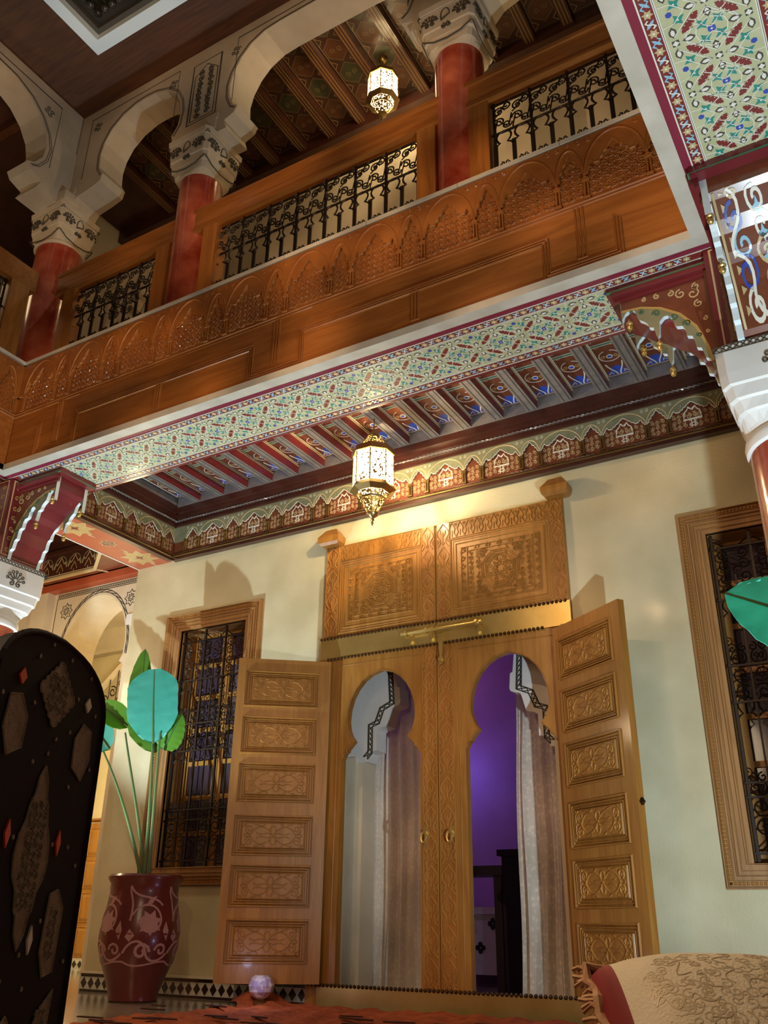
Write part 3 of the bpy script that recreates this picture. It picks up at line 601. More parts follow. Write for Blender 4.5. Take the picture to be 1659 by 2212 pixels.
# ================================================================ THE UPPER FLOOR
def parapet(label,F,u0,u1,ph,detail=True):
    t=thing('parapet',label,'parapet',F.p((u0+u1)/2,3.67))
    g=G(); g.fbox(F,u0,3.655,-.018,u1,4.60,0); part('parapet_board',g,[m_woodh],t)
    g=G(); n=max(1,round((u1-u0)/.62)); d=(u1-u0)/n
    for i in range(n):
        gg=G(); gg.fbox(F,u0+i*d+.0015,4.60,-.16,u0+(i+1)*d-.0015,4.630,.025); part('marble_slab',gg,[m_marble],t)
    frieze(F,u0,u1,4.150,4.292,4.585,.514,.348,ph,[m_frieze,m_frieze,m_frieze,m_frieze,m_frieze,m_frieze],t,deep=.024)
    g=G(); g.stroke(F,[(u0,4.140),(u1,4.140)],.018,0,.010); g.stroke(F,[(u0,4.118),(u1,4.118)],.010,0,.007); g.stroke(F,[(u0,4.588),(u1,4.588)],.016,0,.012); part('frieze_moulding',g,[m_frieze],t)
    # battlement mouldings over plain panels
    B=2.06; hi,lo=3.975,3.735; k0=math.floor((u0-ph)/B)-1; P=[]; caps=[]
    for k in range(k0,k0+6):
        c=-2.07+(k-k0-3)*B
        P+=[(c-.845,lo),(c-.845,hi),(c+.845,hi),(c+.845,lo)]; caps+=[(c,3.95,3.735),(c+1.03,4.105,3.76)]
    P=[p for p in P if u0-.9<p[0]<u1+.9]; P=[(min(max(x,u0),u1),z) for x,z in P]
    g=G()
    for o,wd in ((0,.012),(.017,.012),(.034,.012)):
        Q=[]
        for x,z in P:
            # offset each corner inwards
            Q.append((x,z))
        R=[]
        for i,(x,z) in enumerate(Q):
            up=(z==hi); px=Q[i-1] if i else (x-1,z); nx=Q[i+1] if i<len(Q)-1 else (x+1,z)
            rising = (up and px[1]==lo) or ((not up) and nx[1]==hi)
            R.append((x+(o if rising else -o),z-o if True else z))
        R=[r for r in R if u0<=r[0]<=u1]
        g.stroke(F,R,wd,0,.011)
    for c,z1,z0 in caps:
        if u0+.1<c<u1-.1:
            for o in (-.022,0,.022): g.stroke(F,[(c+o,z0),(c+o,z1)],.013,0,.010)
            g.stroke(F,[(c-.03,z0),(c+.03,z0)],.010,0,.010)
    part('panel_moulding',g,[m_frieze],t); return t
parapet('carved cedar parapet under the iron railings, above the long painted beam',XZ(3.80),-5.70,-.45,-3.038-.514*6+.0)
parapet('carved cedar parapet on the side return at the courtyard corner with the first red column',Fr((-5.70,0,0),(0,1,0),(0,0,1)),-.4,3.797,-.4+.03)
g=G(); g.box((-.487,-1.2,3.66),(-.46,3.79,4.63)); tag(part('parapet',g,[m_wood]),'plain side of the wooden parapet above the right-hand painted beam','parapet')
def upcol(x,y,r,label,pier,top=True):
    t=thing('column',label,'column',(x,y,4.25),'red columns along the upper gallery')
    g=G(); g.lathe((x,y,0),[(r*.95,4.25),(r*.955,4.9),(r,5.9),(r,6.13)],44); part('shaft',g,[m_tadel],t,True)
    h=.215; g=G(); loft(g,(x,y),[(6.09,r*1.03,2),(6.11,r*1.05,2.5),(6.13,h*.84,5),(6.19,h*.86,8),(6.20,h*.92,9),(6.27,h*.94,14),(6.28,h*.98,16),(6.44,h*1.02,30),(6.45,h*1.07,30),(6.50,h*1.10,30)])
    for F in faces4((x,y),h):
        fan(g,F,-.125,6.35,.068,-.010,.006,.008,1); fan(g,F,.125,6.35,.068,-.010,.006,.008,1)
        g.stroke(F,arc(0,6.36,.035,.07,0,180,8)+[(-.035,6.33)],.008,-.010,.006,closed=True,ridge=False,mi=1)
        for s in (-1,1): g.stroke(F,spiral(s*.022,6.27,.022,PI/2,1.2,s,9),.007,-.02,.0,ridge=False,mi=1)
        g.stroke(F,[(-h*.9,6.21),(-h*.5,6.165),(0,6.15),(h*.5,6.165),(h*.9,6.21)],.006,-.02,-.012,ridge=False,mi=1)
        for q in (6.445,6.462): g.stroke(F,[(-h,q),(h,q)],.004,0,.010,ridge=False,mi=1)
    part('capital',g,[m_stucco,m_stdark],t)
    # pier above the capital
    g=G()
    for z0,z1,e in ((6.50,6.56,.20),(6.56,6.66,.215),(6.66,6.72,.23)): g.box((x-e,3.955,z0),(x+e,4.27,z1))
    part('impost',g,[m_stucco],t)
    return t
upcol(-6.0,4.10,.205,'red polished column at the inner corner of the upper gallery, leftmost',None)
upcol(-4.28,4.10,.175,'red polished column between the narrow and the wide upper arches, second from the left',None)
upcol(-1.87,4.10,.175,'red polished column on the upper gallery beside the lit hanging lantern',None)
upcol(-.19,4.10,.205,'red polished column above the right painted beam, hidden behind its underside',None)
# arcade walls
BIG=[(.33,6.50),(.30,6.60),(.40,6.64),(.43,6.70),(.38,6.74),(.33,6.86),(.32,7.00),(.35,7.14),(.42,7.28),(.52,7.39),(.66,7.46),(.82,7.475)]
def arcade_front():
    P=[(-5.88,7.67),(-5.88,6.50),(-5.80,6.50),(-5.74,6.60),(-5.56,6.63),(-5.45,6.66),(-5.43,6.74),(-5.49,6.84),(-5.505,7.0),(-5.48,7.14),(-5.41,7.28),(-5.28,7.39),(-5.13,7.445),(-5.01,7.455)]
    P+=[(-10.02-x,z) for x,z in P[-2:3:-1]]+[(-4.56,6.60),(-4.50,6.50)]
    a=[(-4.28+u,z) for u,z in BIG]; b=[(-6.15-x,z) for x,z in a[::-1]]
    P+=[(-4.06,6.50)]+a+b+[(-2.09,6.50)]
    P+=[(-1.66,6.50),(-1.56,6.62),(-1.44,6.66),(-1.50,6.84),(-1.51,7.0),(-1.46,7.2),(-1.3,7.39),(-1.03,7.455),(-.76,7.39),(-.6,7.2),(-.55,7.0),(-.56,6.84),(-.62,6.66),(-.42,6.5),(-.05,6.5),(-.05,7.67)]
    return P
F=XZ(3.97); g=G(); g.poly(F,arcade_front(),-.28,0)
def grooves(F,pts,closed=False,w=.006): g.stroke(F,pts,w,0,.0025,closed=closed,ridge=False,mi=1)
def outline(F,pts,off=0): 
    for o in (.0,.016): grooves(F,[(x,z) for x,z in pts])
def medal(F,x,z,s=.06):
    for k in range(4): g.stroke(F,spiral(x+s*.5*cos(k*PI/2+.4),z+s*.5*sin(k*PI/2+.4),s*.42,k,1.2,1,9),.006,0,.004,ridge=False,mi=1)
def offs(P,c,k): return [(c[0]+(x-c[0])*k,c[1]+(z-c[1])*k) for x,z in P]
sm=[(-5.43,6.74),(-5.49,6.84),(-5.505,7.0),(-5.48,7.14),(-5.41,7.28),(-5.28,7.39),(-5.13,7.445),(-5.01,7.455)]; sm+=[(-10.02-x,z) for x,z in sm[-2::-1]]
bg=[(-4.28+u,z) for u,z in BIG[3:]]; bg+=[(-6.15-x,z) for x,z in bg[::-1]]
for k in (1.045,1.075): grooves(F,offs(sm,(-5.01,6.95),k))
for k in (1.03,1.045): grooves(F,offs(bg,(-3.075,6.95),k))
for x0,x1 in ((-5.72,-4.60),(-3.92,-2.22)): grooves(F,[(x0,6.8),(x0,7.56),(x1,7.56),(x1,6.8)])
grooves(F,[(-4.42,6.76),(-4.42,7.5),(-4.10,7.5),(-4.10,6.76)],True,.010); grooves(F,[(-4.39,6.79),(-4.39,7.34),(-4.26,7.45),(-4.13,7.34),(-4.13,6.79)],True,.007)
for i in range(9):
    for s in (-1,1): g.stroke(F,spiral(-4.26+s*.058,6.84+i*.065,.034,i,1.3,s,11),.011,0,.005,ridge=False,mi=1)
for x,z in ((-5.62,7.42),(-4.66,7.42),(-3.93,7.40),(-2.22,7.40)): medal(F,x,z)
ar=thing('arcade','white carved stucco arcade with rounded arches above the upper gallery columns','arcade',(-3.1,4.1,6.5))
part('arch_wall',g,[m_stucco,m_stdark],ar)
F=Fr((-5.87,0,0),(0,1,0),(0,0,1)); g=G()
P=[(3.96,7.67),(3.96,6.50)]+[(4.10-u*1.35-.02,z) for u,z in BIG]; c=2.35; P+=[(2*c-x,z) for x,z in P[2:][::-1]]+[(.5,6.5),(.5,7.67)]
g.poly(F,P,-.28,0); Q=[(4.10-u*1.35-.02,z) for u,z in BIG[3:]]; Q+=[(2*c-x,z) for x,z in Q[::-1]]
for k in (1.03,1.045): grooves(F,offs(Q,(c,6.95),k))
grooves(F,[(3.72,6.8),(3.72,7.56),(1.2,7.56)]); medal(F,3.60,7.40)
ar2=thing('arcade','white stucco arch wall on the left side of the upper gallery, meeting the corner column','arcade',(-6,2.3,6.5)); part('arch_wall',g,[m_stucco,m_stdark],ar2)
# corner colonnette shaft over the first capital
g=G(); g.box((-5.99,3.86,6.50),(-5.76,4.05,6.62)); g.tube([(-5.875,3.965,6.62),(-5.875,3.965,7.2)],.030,8,r1=.004); part('corner_shaft',g,[m_stucco],ar)
# soffit of cedar round the skylight
sk=sroot('window_3',(-3,2,7.67))
g=G(); X0,X1,Y0,Y1=-5.20,-.9,-.3,3.52; A=[(-6.15,4.25),(.4,4.25),(.4,-1.2),(-6.15,-1.2)]; B=[(X0,Y1),(X1,Y1),(X1,Y0),(X0,Y0)]
for i in range(4):
    j=(i+1)%4; g.add([(*A[i],7.67),(*A[j],7.67),(*B[j],7.67),(*B[i],7.67)],[(0,1,2,3)])
struct('ceiling',g,[m_soff])
g=G()
for a,b,z0,z1,m in ((0,.115,7.655,7.80,0),(.115,.16,7.72,7.85,1),(.16,.24,7.76,7.9,2)):
    for i in range(4):
        o=[(X0+a,Y1-a),(X1-a,Y1-a),(X1-a,Y0+a),(X0+a,Y0+a)]; n_=[(X0+b,Y1-b),(X1-b,Y1-b),(X1-b,Y0+b),(X0+b,Y0+b)]; j=(i+1)%4
        v=[(*o[i],z0),(*o[j],z0),(*n_[j],z0),(*n_[i],z0),(*o[i],z1),(*o[j],z1),(*n_[j],z1),(*n_[i],z1)]
        g.add(v,[(0,1,2,3),(7,6,5,4),(0,4,5,1),(2,6,7,3)],m)
part('window_frame',g,[m_frost,m_stdark,m_garl],sk)
g=G(); k=0
for (a,b) in (((X0+.26,Y1-.26),(X1-.26,Y1-.26)),((X0+.26,Y1-.26),(X0+.26,Y0+.26))):
    L=math.hypot(b[0]-a[0],b[1]-a[1]); n=int(L/.085)
    for i in range(n):
        t_=i/n; g.lathe((a[0]+(b[0]-a[0])*t_,a[1]+(b[1]-a[1])*t_,7.735),[(.005,-.028),(.026,-.018),(.036,.0),(.026,.02),(.005,.03)],8)
part('garland',g,[m_garl],sk,True,stuff=True)
g=G(); g.box((X0+.2,Y0+.2,7.86),(X1-.2,Y1-.2,7.88)); part('pane',g,[m_sky],sk)
# upper gallery ceiling with long beams and painted panels; paints darkened to carry its shade in the colour
uc=sroot('ceiling',(-3,5,7.85)); g=G(); g.box((-9,4.2,7.90),(1,5.65,7.95)); part('ceiling_board',g,[m_ceil],uc)
jg=G(); jg.box((-.05,4.25,0),(.05,5.48,.10),0)
for q in (-.03,0,.03): jg.box((q-.005,4.25,-.004),(q+.005,5.48,0),1)
jme=me_of('joist',jg,[m_ceil,mat('dimmed_gilt',(.20,.11,.04),.4,coat=.3)],off=(0,4.9,0))
pg=G(); PF=Fr((0,0,0),(1,0,0),(0,-1,0)); pg.fbox(PF,-.125,-5.46,0,.125,-4.25,.004,0)
m_fg=mat('dimmed_cream_paint',(.22,.15,.07),.4,coat=.3)
pst([(-.118,4.27),(-.118,5.44),(.118,5.44),(.118,4.27)],.005,1,closed=True)
for i in range(4):
    y=4.42+.28*i
    pg.poly(PF,[(x,-q) for x,q in [(0,y-.13),(.10,y-.05),(.10,y+.05),(0,y+.13),(-.10,y+.05),(-.10,y-.05)]],.004,.005,2+i%2,back=False); pst([(0,y-.13),(.10,y-.05),(.10,y+.05),(0,y+.13),(-.10,y+.05),(-.10,y-.05)],.004,1,closed=True)
    for s in (-1,1): pst(spiral(s*.04,y,.03,i,1.3,s,9),.005,1); pst([(s*.118,y+.09),(s*.07,y+.14),(s*.118,y+.19)],.004,4)
pme=me_of('coffer_panel',pg,[mat('dimmed_brown',(.045,.014,.008),.4,coat=.3),m_fg,mat('dimmed_green',(.045,.045,.02),.4),mat('dimmed_red',(.09,.03,.012),.4),m_gold],off=(0,4.9,0))
for i in range(17):
    x=-6.1+i*.36; inst('joist',jme,uc,(x,4.9,7.80)); inst('coffer_panel',pme,uc,(x+.18,4.9,7.895))
def ubeamd(x): pass
g=G(); g.box((-9,5.46,7.74),(1,5.6,7.90)); part('edge_board',g,[m_ceil],uc)
WF2=XZ(5.6)
wallpiece('wall_upper_back',WF2,[(-9,4.25,-3.55,7.9),(-3.55,6.25,-2.62,7.9),(-2.62,4.25,1,7.9)],.25,m_cream)
g=G(); g.box((-9,-1.2,4.25),(-8.75,5.6,7.9)); struct('wall_upper_left',g,[m_cream])
g=G(); g.box((-8.75,-1.2,7.85),(-6.15,4.2,7.9)); struct('ceiling',g,[m_ceil])
g=G()
for i in range(12): g.box((-8.7,-.9+i*.42,7.78),(-6.2,-.82+i*.42,7.85))
tag(part('ceiling_beams',g,[m_wdark],None,stuff=True),'dark ceiling beams of the upper left gallery','beams')
# rear room seen through the upper doorway
g=G(); g.box((-4.6,7.2,4.2),(-1.6,7.3,7.9)); struct('wall_upper_rear',g,[m_yellow])
light('upper_room_lamp','POINT',(-2.9,6.6,7.2),26,(1,.82,.52),.15)
d4=sroot('door_3',(-3.1,5.6,4.25)); F=XZ(5.6)
for nm,r in (('door_post',(-3.68,4.25,-3.50,6.35)),('door_post',(-2.70,4.25,-2.52,6.35)),('lintel',(-3.68,6.20,-2.52,6.42))):
    g=G(); g.fbox(F,r[0],r[1],-.25,r[2],r[3],.05); scrollfill(g,F,r[0]+.02,r[1]+.02,r[2]-.02,r[3]-.02,.07,.014,.05,.062,n=9); part(nm,g,[m_wood],d4)
# iron scroll railings in wooden frames
def cell(g,F,u,v,w,h,r=.0065,k=4):
    rr=min(w,h)*.235
    for i,(sx,sy) in enumerate(((-1,-1),(1,-1),(1,1),(-1,1))):
        cx=u+w/2+sx*w*.25; cz=v+h/2+sy*h*.25
        P=spiral(cx,cz,rr,math.atan2(-sy,-sx),1.35,sx*sy,16,.22)
        g.tube([F.p(a,b,0) for a,b in P],r,k)
def keyarch(g,F,u,v,w,h,r=.0075,k=4):
    """one key-hole bay: v spring level, h height above"""
    c=u+w/2; P=arc(c,v+h*.45,w*.40,h*.50,-40,220,12)
    g.tube([F.p(a,b,0) for a,b in P],r,k)
    for s in (-1,1):
        g.tube([F.p(a,b,0) for a,b in [(c+s*w*.32,v+h*.12),(c+s*w*.20,v-.005),(c+s*w*.36,v-h*.15),(c+s*w*.44,v-h*.28)]],r,k)
def railing(label,y,x0,x1,ph,zb=4.70):
    t=thing('railing',label,'railing',((x0+x1)/2,y,4.64)); F=XZ(y)
    g=G(); g.fbox(F,x0-.25,5.47,-.02,x1+.25,5.68,.05); g.fbox(F,x0-.25,5.655,-.03,x1+.25,5.685,.065); g.fbox(F,x0-.25,5.462,-.025,x1+.25,5.485,.06); part('header_beam',g,[m_woodh],t)
    for a,b in ((x0-.14,x0),(x1,x1+.14)):
        g=G(); g.fbox(F,a,4.25,-.07,b,5.47,.05); part('post',g,[m_wood],t)
    p=.2545; 
    for z in (5.185,5.445,4.75): 
        g=G(); g.tube([F.p(x0,z,-.01),F.p(x1,z,-.01)],.009,5); part('rail',g,[m_iron],t)
    k=math.floor((x0-ph)/p); x=ph+k*p
    bar=G(); bar.box((-.008,-.008,0),(.008,.008,.80)); bme=me_of('bar',bar,[m_iron])
    b2=G(); b2.box((-.013,-.006,0),(.013,.006,.43)); b2me=me_of('bar',b2,[m_iron])
    F2=Fr((0,0,0),(1,0,0),(0,0,1)); h=p/2
    def bay(fn):
        g=G(); fn(g); return me_of('scroll',g,[m_iron])
    def fa(sc):
        keyarch(sc,F2,0,5.085,h,.10)
    def fb(sc):
        for s in (-1,1): sc.tube([F2.p(*q,0) for q in spiral(h/2+s*.022,4.90,.020,PI/2,1.1,s,8)],.006,4)
    def fc(sg):
        def f(sc):
            cz=5.25+(.13 if sg>0 else 0)
            sc.tube([F2.p(*w_,0) for w_ in spiral(h/2-.026,cz-.018*sg,.040,0 if sg>0 else PI,1.5,sg,18,.2)],.0065,4)
            sc.tube([F2.p(*w_,0) for w_ in spiral(h/2+.028,cz+.018*sg,.036,PI if sg>0 else 0,1.4,sg,16,.2)],.0065,4)
            sc.tube([F2.p(h*.02,cz-.06,0),F2.p(h*.2,cz-.045*sg,0),F2.p(h*.45,cz+.002,0),F2.p(h*.8,cz+.05*sg,0),F2.p(h*.98,cz+.06,0)],.006,4)
        return f
    M_=[bay(fa),bay(fb),bay(fc(1)),bay(fc(-1))]
    while x<x1:
        if x0<x<x1: inst('bar',bme,t,(x,y+.01,4.67))
        for a in (x,x+h):
            if x0<a+.02<x1: inst('bar',b2me,t,(a,y+.012,4.66))
            if a>=x0-.05 and a+h<=x1+.05:
                for m_ in M_: inst('scroll',m_,t,(a,y,0))
        x+=p
    return t
railing('wrought-iron scroll railing in a cedar frame between the two middle upper columns, widest',4.02,-3.92,-2.15,-2.934)
railing('wrought-iron scroll railing in a cedar frame, under the narrow upper arch by the corner column',4.02,-5.50,-4.56,-5.03)
railing('wrought-iron scroll railing in a cedar frame, between the lantern-side column and the painted beam',4.02,-1.62,-.45,-1.60)
# side railing on the left return
t=thing('railing','iron railing on the left return of the upper gallery, cut by the picture edge','railing',(-5.93,3,4.64)); F=Fr((-5.93,0,0),(0,1,0),(0,0,1))
g=G(); g.fbox(F,.8,5.47,-.07,3.86,5.68,.05); part('header_beam',g,[m_woodh],t)
g=G(); g.fbox(F,3.62,4.25,-.07,3.80,5.47,.05); part('post',g,[m_wood],t)
sc=G()
for z in (5.185,5.445,4.75): sc.tube([F.p(.8,z,0),F.p(3.62,z,0)],.009,5)
for i in range(22):
    a=3.60-i*.127; sc=G() if i else sc
    sc.tube([F.p(a,4.66,0),F.p(a,5.185 if i%2 else 5.46,0)],.011,4); keyarch(sc,F,a-.127,5.085,.127,.10)
    for j in (0,1): sc.tube([F.p(*q,0) for q in spiral(a-.064,5.25+.13*j,.05,0,1.5,1 if (i+j)%2 else -1,16,.2)],.0065,4)
    part('scroll',sc,[m_iron],t)
# stucco brackets on the far upper walls
def stucbr(label,F,u,z):
    t=thing('stucco_bracket',label,'bracket',F.p(u,z)); g=G()
    P=[(0,0),(0,.75),(.62,.75),(.62,.66),(.52,.62),(.50,.52),(.42,.50),(.38,.40),(.28,.38),(.24,.27),(.14,.25),(.10,.08)]
    g.poly(F,[(u+a,z+b) for a,b in P],-.13,.0); scrollfill(g,F,u+.02,z+.32,u+.40,z+.72,.10,.016,0,.012,mi=1,n=9); part('bracket_block',g,[m_stucco,m_stdark],t)
    return t
stucbr('carved stucco bracket seen through the narrow upper arch, on the rear wall',XZ(5.45),-6.9,6.25)
stucbr('large carved stucco bracket at the far left, behind the first upper arch',XZ(4.9),-8.2,6.0)
g=G(); g.box((-7.2,5.0,4.25),(-6.95,5.6,7.9)); struct('wall_upper_pier',g,[m_cream])
# ================================================================ THE GREAT DOOR
dr=sroot('door_1',(-2.86,5.6,0)); DF=XZ(5.58)
def stile(g,F,u0,u1,z0,z1,mi=0):                                # interlaced carving up a post
    c=(u0+u1)/2; W=(u1-u0)*.84; n=max(1,round((z1-z0)/.18)); h=(z1-z0)/n; a=W/2
    for i in range(n):
        b=z0+i*h
        for s in (-1,1):
            g.stroke(F,[(c+s*a*.92,b),(c+s*a*.45,b+h*.16),(c+s*a*.45,b+h*.30),(c+s*a*.92,b+h*.5),(c+s*a*.92,b+h*.66),(c,b+h*.98)],.010,0,.007,mi=mi)
            g.stroke(F,[(c+s*a*.95,b+h*.16),(c+s*a*.70,b+h*.25),(c+s*a*.95,b+h*.36),(c+s*a*.95,b+h*.16)],.007,0,.006,mi=mi)
            g.stroke(F,[(c,b+h*.42),(c+s*a*.42,b+h*.58),(c+s*a*.42,b+h*.72)],.008,0,.006,mi=mi)
        g.stroke(F,[(c,b+h*.25),(c,b+h*.62)],.009,0,.006,mi=mi); g.stroke(F,circ(c,b+h*.16,a*.22,6),.006,0,.006,closed=True,mi=mi)
    for u in (u0+.004,u1-.004): g.stroke(F,[(u,z0),(u,z1)],.008,0,.006,mi=mi)
def starboard(g,F,u0,u1,z0,z1):                                 # geometric strapwork panel
    cx,cz=(u0+u1)/2,(z0+z1)/2; R=min(u1-u0,z1-z0)/2; K=dict(w=.0075,n0=0,n1=.005)
    def st(P,c=True,w=.0075): g.stroke(F,P,w*1.15,0,.0085,closed=c)
    for r in (R*.17,R*.30): st(star(cx,cz,r,r*.70,8,0))
    for k in range(8):
        a=k*PI/4; ux,uz=cos(a),sin(a); st(hexbar(cx+ux*R*.235,cz+uz*R*.235,ux,uz,R*.20,R*.085))
        a+=PI/8; ux,uz=cos(a),sin(a); st(hexbar(cx+ux*R*.40,cz+uz*R*.40,ux,uz,R*.17,R*.12)); st([(cx+ux*R*.48,cz+uz*R*.48),(cx+ux*R*.62,cz+uz*R*.62)],False)
    for r in (.50,.56,.66,.72): st([(cx+R*r*cos(PI/8+k*PI/4),cz+R*r*sin(PI/8+k*PI/4)) for k in range(8)])
    for r in (.82,.98): st([(cx-(u1-u0)/2*r,cz-(z1-z0)/2*r),(cx+(u1-u0)/2*r,cz-(z1-z0)/2*r),(cx+(u1-u0)/2*r,cz+(z1-z0)/2*r),(cx-(u1-u0)/2*r,cz+(z1-z0)/2*r)])
    n=7
    for i in range(n):
        for (x,z) in ((u0+(i+.5)*(u1-u0)/n,z0+.09*R),(u0+(i+.5)*(u1-u0)/n,z1-.09*R),(u0+.09*R,z0+(i+.5)*(z1-z0)/n),(u1-.09*R,z0+(i+.5)*(z1-z0)/n)):
            st(star(x,z,R*.085,R*.045,6,.3),w=.005)
    N9=11
    for i in range(N9):
        for j in range(N9):
            x=u0+(i+.5)*(u1-u0)/N9; z=z0+(j+.5)*(z1-z0)/N9; q=math.hypot(x-cx,z-cz)
            if (q>R*.80 and abs(x-cx)<(u1-u0)/2*.8 and abs(z-cz)<(z1-z0)/2*.8): st(star(x,z,R*.075,R*.045,4,PI/4*((i+j)%2)),w=.0045); st([(x-R*.09,z),(x+R*.09,z)],False,w=.004)
    for k in range(16): a=k*PI/8; st([(cx+R*.74*cos(a),cz+R*.74*sin(a)),(cx+R*.80*cos(a+.1),cz+R*.80*sin(a+.1))],False)
    for sx in (-1,1):
        for sz in (-1,1):
            x,z=cx+sx*R*.68,cz+sz*R*.66
            for k in range(4): st(hexbar(x+R*.07*cos(k*PI/2+.78),z+R*.07*sin(k*PI/2+.78),cos(k*PI/2+.78),sin(k*PI/2+.78),R*.11,R*.05),w=.005)
            st(star(x,z,R*.16,R*.10,8,.2),w=.006)
def raised(g,F,u0,z0,u1,z1,n0,mi=0):                            # moulding frame round a sunk panel
    for o,w,h in ((0,.014,.010),(.018,.010,.006),(.040,.012,.009)): g.stroke(F,[(u0+o,z0+o),(u1-o,z0+o),(u1-o,z1-o),(u0+o,z1-o)],w,n0,n0+h,closed=True,mi=mi)
# upper leaves with star panels
for (u0,u1,a0,a1) in ((-3.865,-2.874,-3.69,-3.025),(-2.868,-1.855,-2.71,-2.0)):
    g=G(); g.fbox(DF,u0,2.50,-.05,u1,3.275,0); part('upper_panel_board',g,[m_door],dr)
    g=G(); raised(g,DF,a0-.03,2.54,a1+.03,3.125,0); starboard(g,Fr(DF.p(0,0,.0),(1,0,0),(0,0,1)),a0+.045,a1-.045,2.62,3.05); part('star_panel',g,[m_cup],dr)
    g=G(); 
    # carved rail on top, posts at the sides
    T=Fr((0,5.58,0),(0,0,1),(-1,0,0)); T.N=Vector((0,-1,0))
    T=Fr(DF.p(0,0,0),(0,0,1),(1,0,0)); T.N=DF.N
    stile(g,Fr((0,5.58,0),(-1,0,0),(0,0,-1)),-a1-.02 if False else -(a1+.03),-(a0-.03),-3.27,-3.27) if False else None
    k=int((a1-a0)/.062)
    for i in range(k+1):
        x=a0-.02+i*(a1-a0+.04)/k
        g.stroke(DF,[(x-.034,3.145),(x-.016,3.18),(x-.026,3.21),(x,3.262),(x+.026,3.21),(x+.016,3.18),(x+.034,3.145)],.009,0,.007); g.stroke(DF,[(x,3.15),(x,3.20)],.009,0,.006); g.stroke(DF,circ(x+.031,3.245,.009,6),.006,0,.006,closed=True)
        g.stroke(DF,[(x-.031,3.255),(x-.031,3.235)],.007,0,.006)
    for z in (3.138,3.270): g.stroke(DF,[(a0-.04,z),(a1+.04,z)],.008,0,.007)
    part('carved_rail',g,[m_cup],dr)
for (u0,u1,z0,z1) in ((-3.86,-3.735,2.51,3.27),(-3.0,-2.876,2.51,3.27),(-2.866,-2.745,2.51,3.27),(-1.965,-1.86,2.51,3.27),(-2.992,-2.876,.125,2.33),(-2.866,-2.745,.125,2.33)):
    g=G(); g.fbox(DF,u0,z0,-.02,u1,z1,.003,1); stile(g,Fr(DF.p(0,0,.003),(1,0,0),(0,0,1)),u0,u1,z0,z1); part('carved_stile',g,[m_cup,m_wood],dr)
# brass bands with nail heads
nb=G(); nb.lathe((0,0,0),[(.0125,0),(.012,.005),(.008,.010),(.002,.012)],8)
nme=bpy.data.meshes.new('nail_head'); nme.from_pydata([(x,-z,y) for x,y,z in nb.v],[],nb.f); nme.materials.append(m_nail)
for nm,u0,u1,z0,z1 in (('brass_band',-3.875,-2.873,2.335,2.505),('brass_band',-2.869,-1.855,2.335,2.505),('brass_sill',-3.872,-1.90,.0,.125)):
    g=G(); g.fbox(DF,u0,z0,-.03,u1,z1,.012); part(nm,g,[m_brass],dr)
for z,u0,u1 in ((2.505,-3.87,-1.83),(2.337,-3.80,-2.03),(.128,-3.86,-1.92)):
    n=int((u1-u0)/.0305)
    for i in range(n): inst('nail_head',nme,dr,DF.p(u0+i*.0305,z,.012))
# lower fixed leaves with horseshoe openings
def horseshoe(c):
    w=.285; P=[(c-.325,.125),(c-.325,1.585),(c-.315,1.60),(c-.305,1.625),(c-.285,1.635),(c-.280,1.655),(c-.268,1.665)]
    P+=[(c+.305*cos(math.radians(a)),1.895+.305*sin(math.radians(a))) for a in (-153,-165,180,165,150,135,120,105,90,75,60,45,30,15,0,-15,-27)][0:1] if False else []
    P+=[(c+.288*cos(math.radians(a)),1.86+(.345 if 0<a<180 else .25)*sin(math.radians(a))) for a in (218,206,194,180,166,152,138,124,110,97)]+[(c,2.212)]
    P+=[(2*c-x,z) for x,z in P[-2::-1]]
    return P
for (u0,u1,c) in ((-3.80,-2.873,-3.335),(-2.869,-1.93,-2.335)):
    P=[(u0,.125)]+horseshoe(c)+[(u1,.125),(u1,2.335),(u0,2.335)]; g=G(); g.poly(DF,P,-.06,0)
    H=horseshoe(c)[1:-1]; g.stroke(DF,H,.010,0,.006)
    for x in (u0+.115 if c<-3 else c-.37,): g.stroke(DF,[(c-.37,.13),(c-.37,2.28),(c+.37,2.28),(c+.37,.13)],.012,0,.005)
    part('arched_leaf',g,[m_door],dr)
g=G(); g.box((-3.88,5.56,.0),(-3.80,5.60,2.34)); g.box((-1.93,5.56,.0),(-1.87,5.60,2.34)); part('outer_post',g,[m_door],dr)
# post caps
for x in (-3.80,-1.885):
    g=G(); g.add([(x+a*.10,5.60-b*.11,3.275+c) for c,k in ((0,.78),(.02,.95),(.045,1.0),(.07,1.0)) for a,b in ((-k,0),(k,0),(k,k),(-k,k))]+[(x-.055,5.60,3.145+.27-.01),(x+.055,5.60,3.405),(x+.05,5.535,3.415),(x-.05,5.535,3.415)],
        [(0,3,2,1)]+[(4*i+j,4*i+(j+1)%4,4*i+4+(j+1)%4,4*i+4+j) for i in range(4) for j in range(4)]+[(16,17,18,19)]); part('post_cap',g,[m_door],dr)
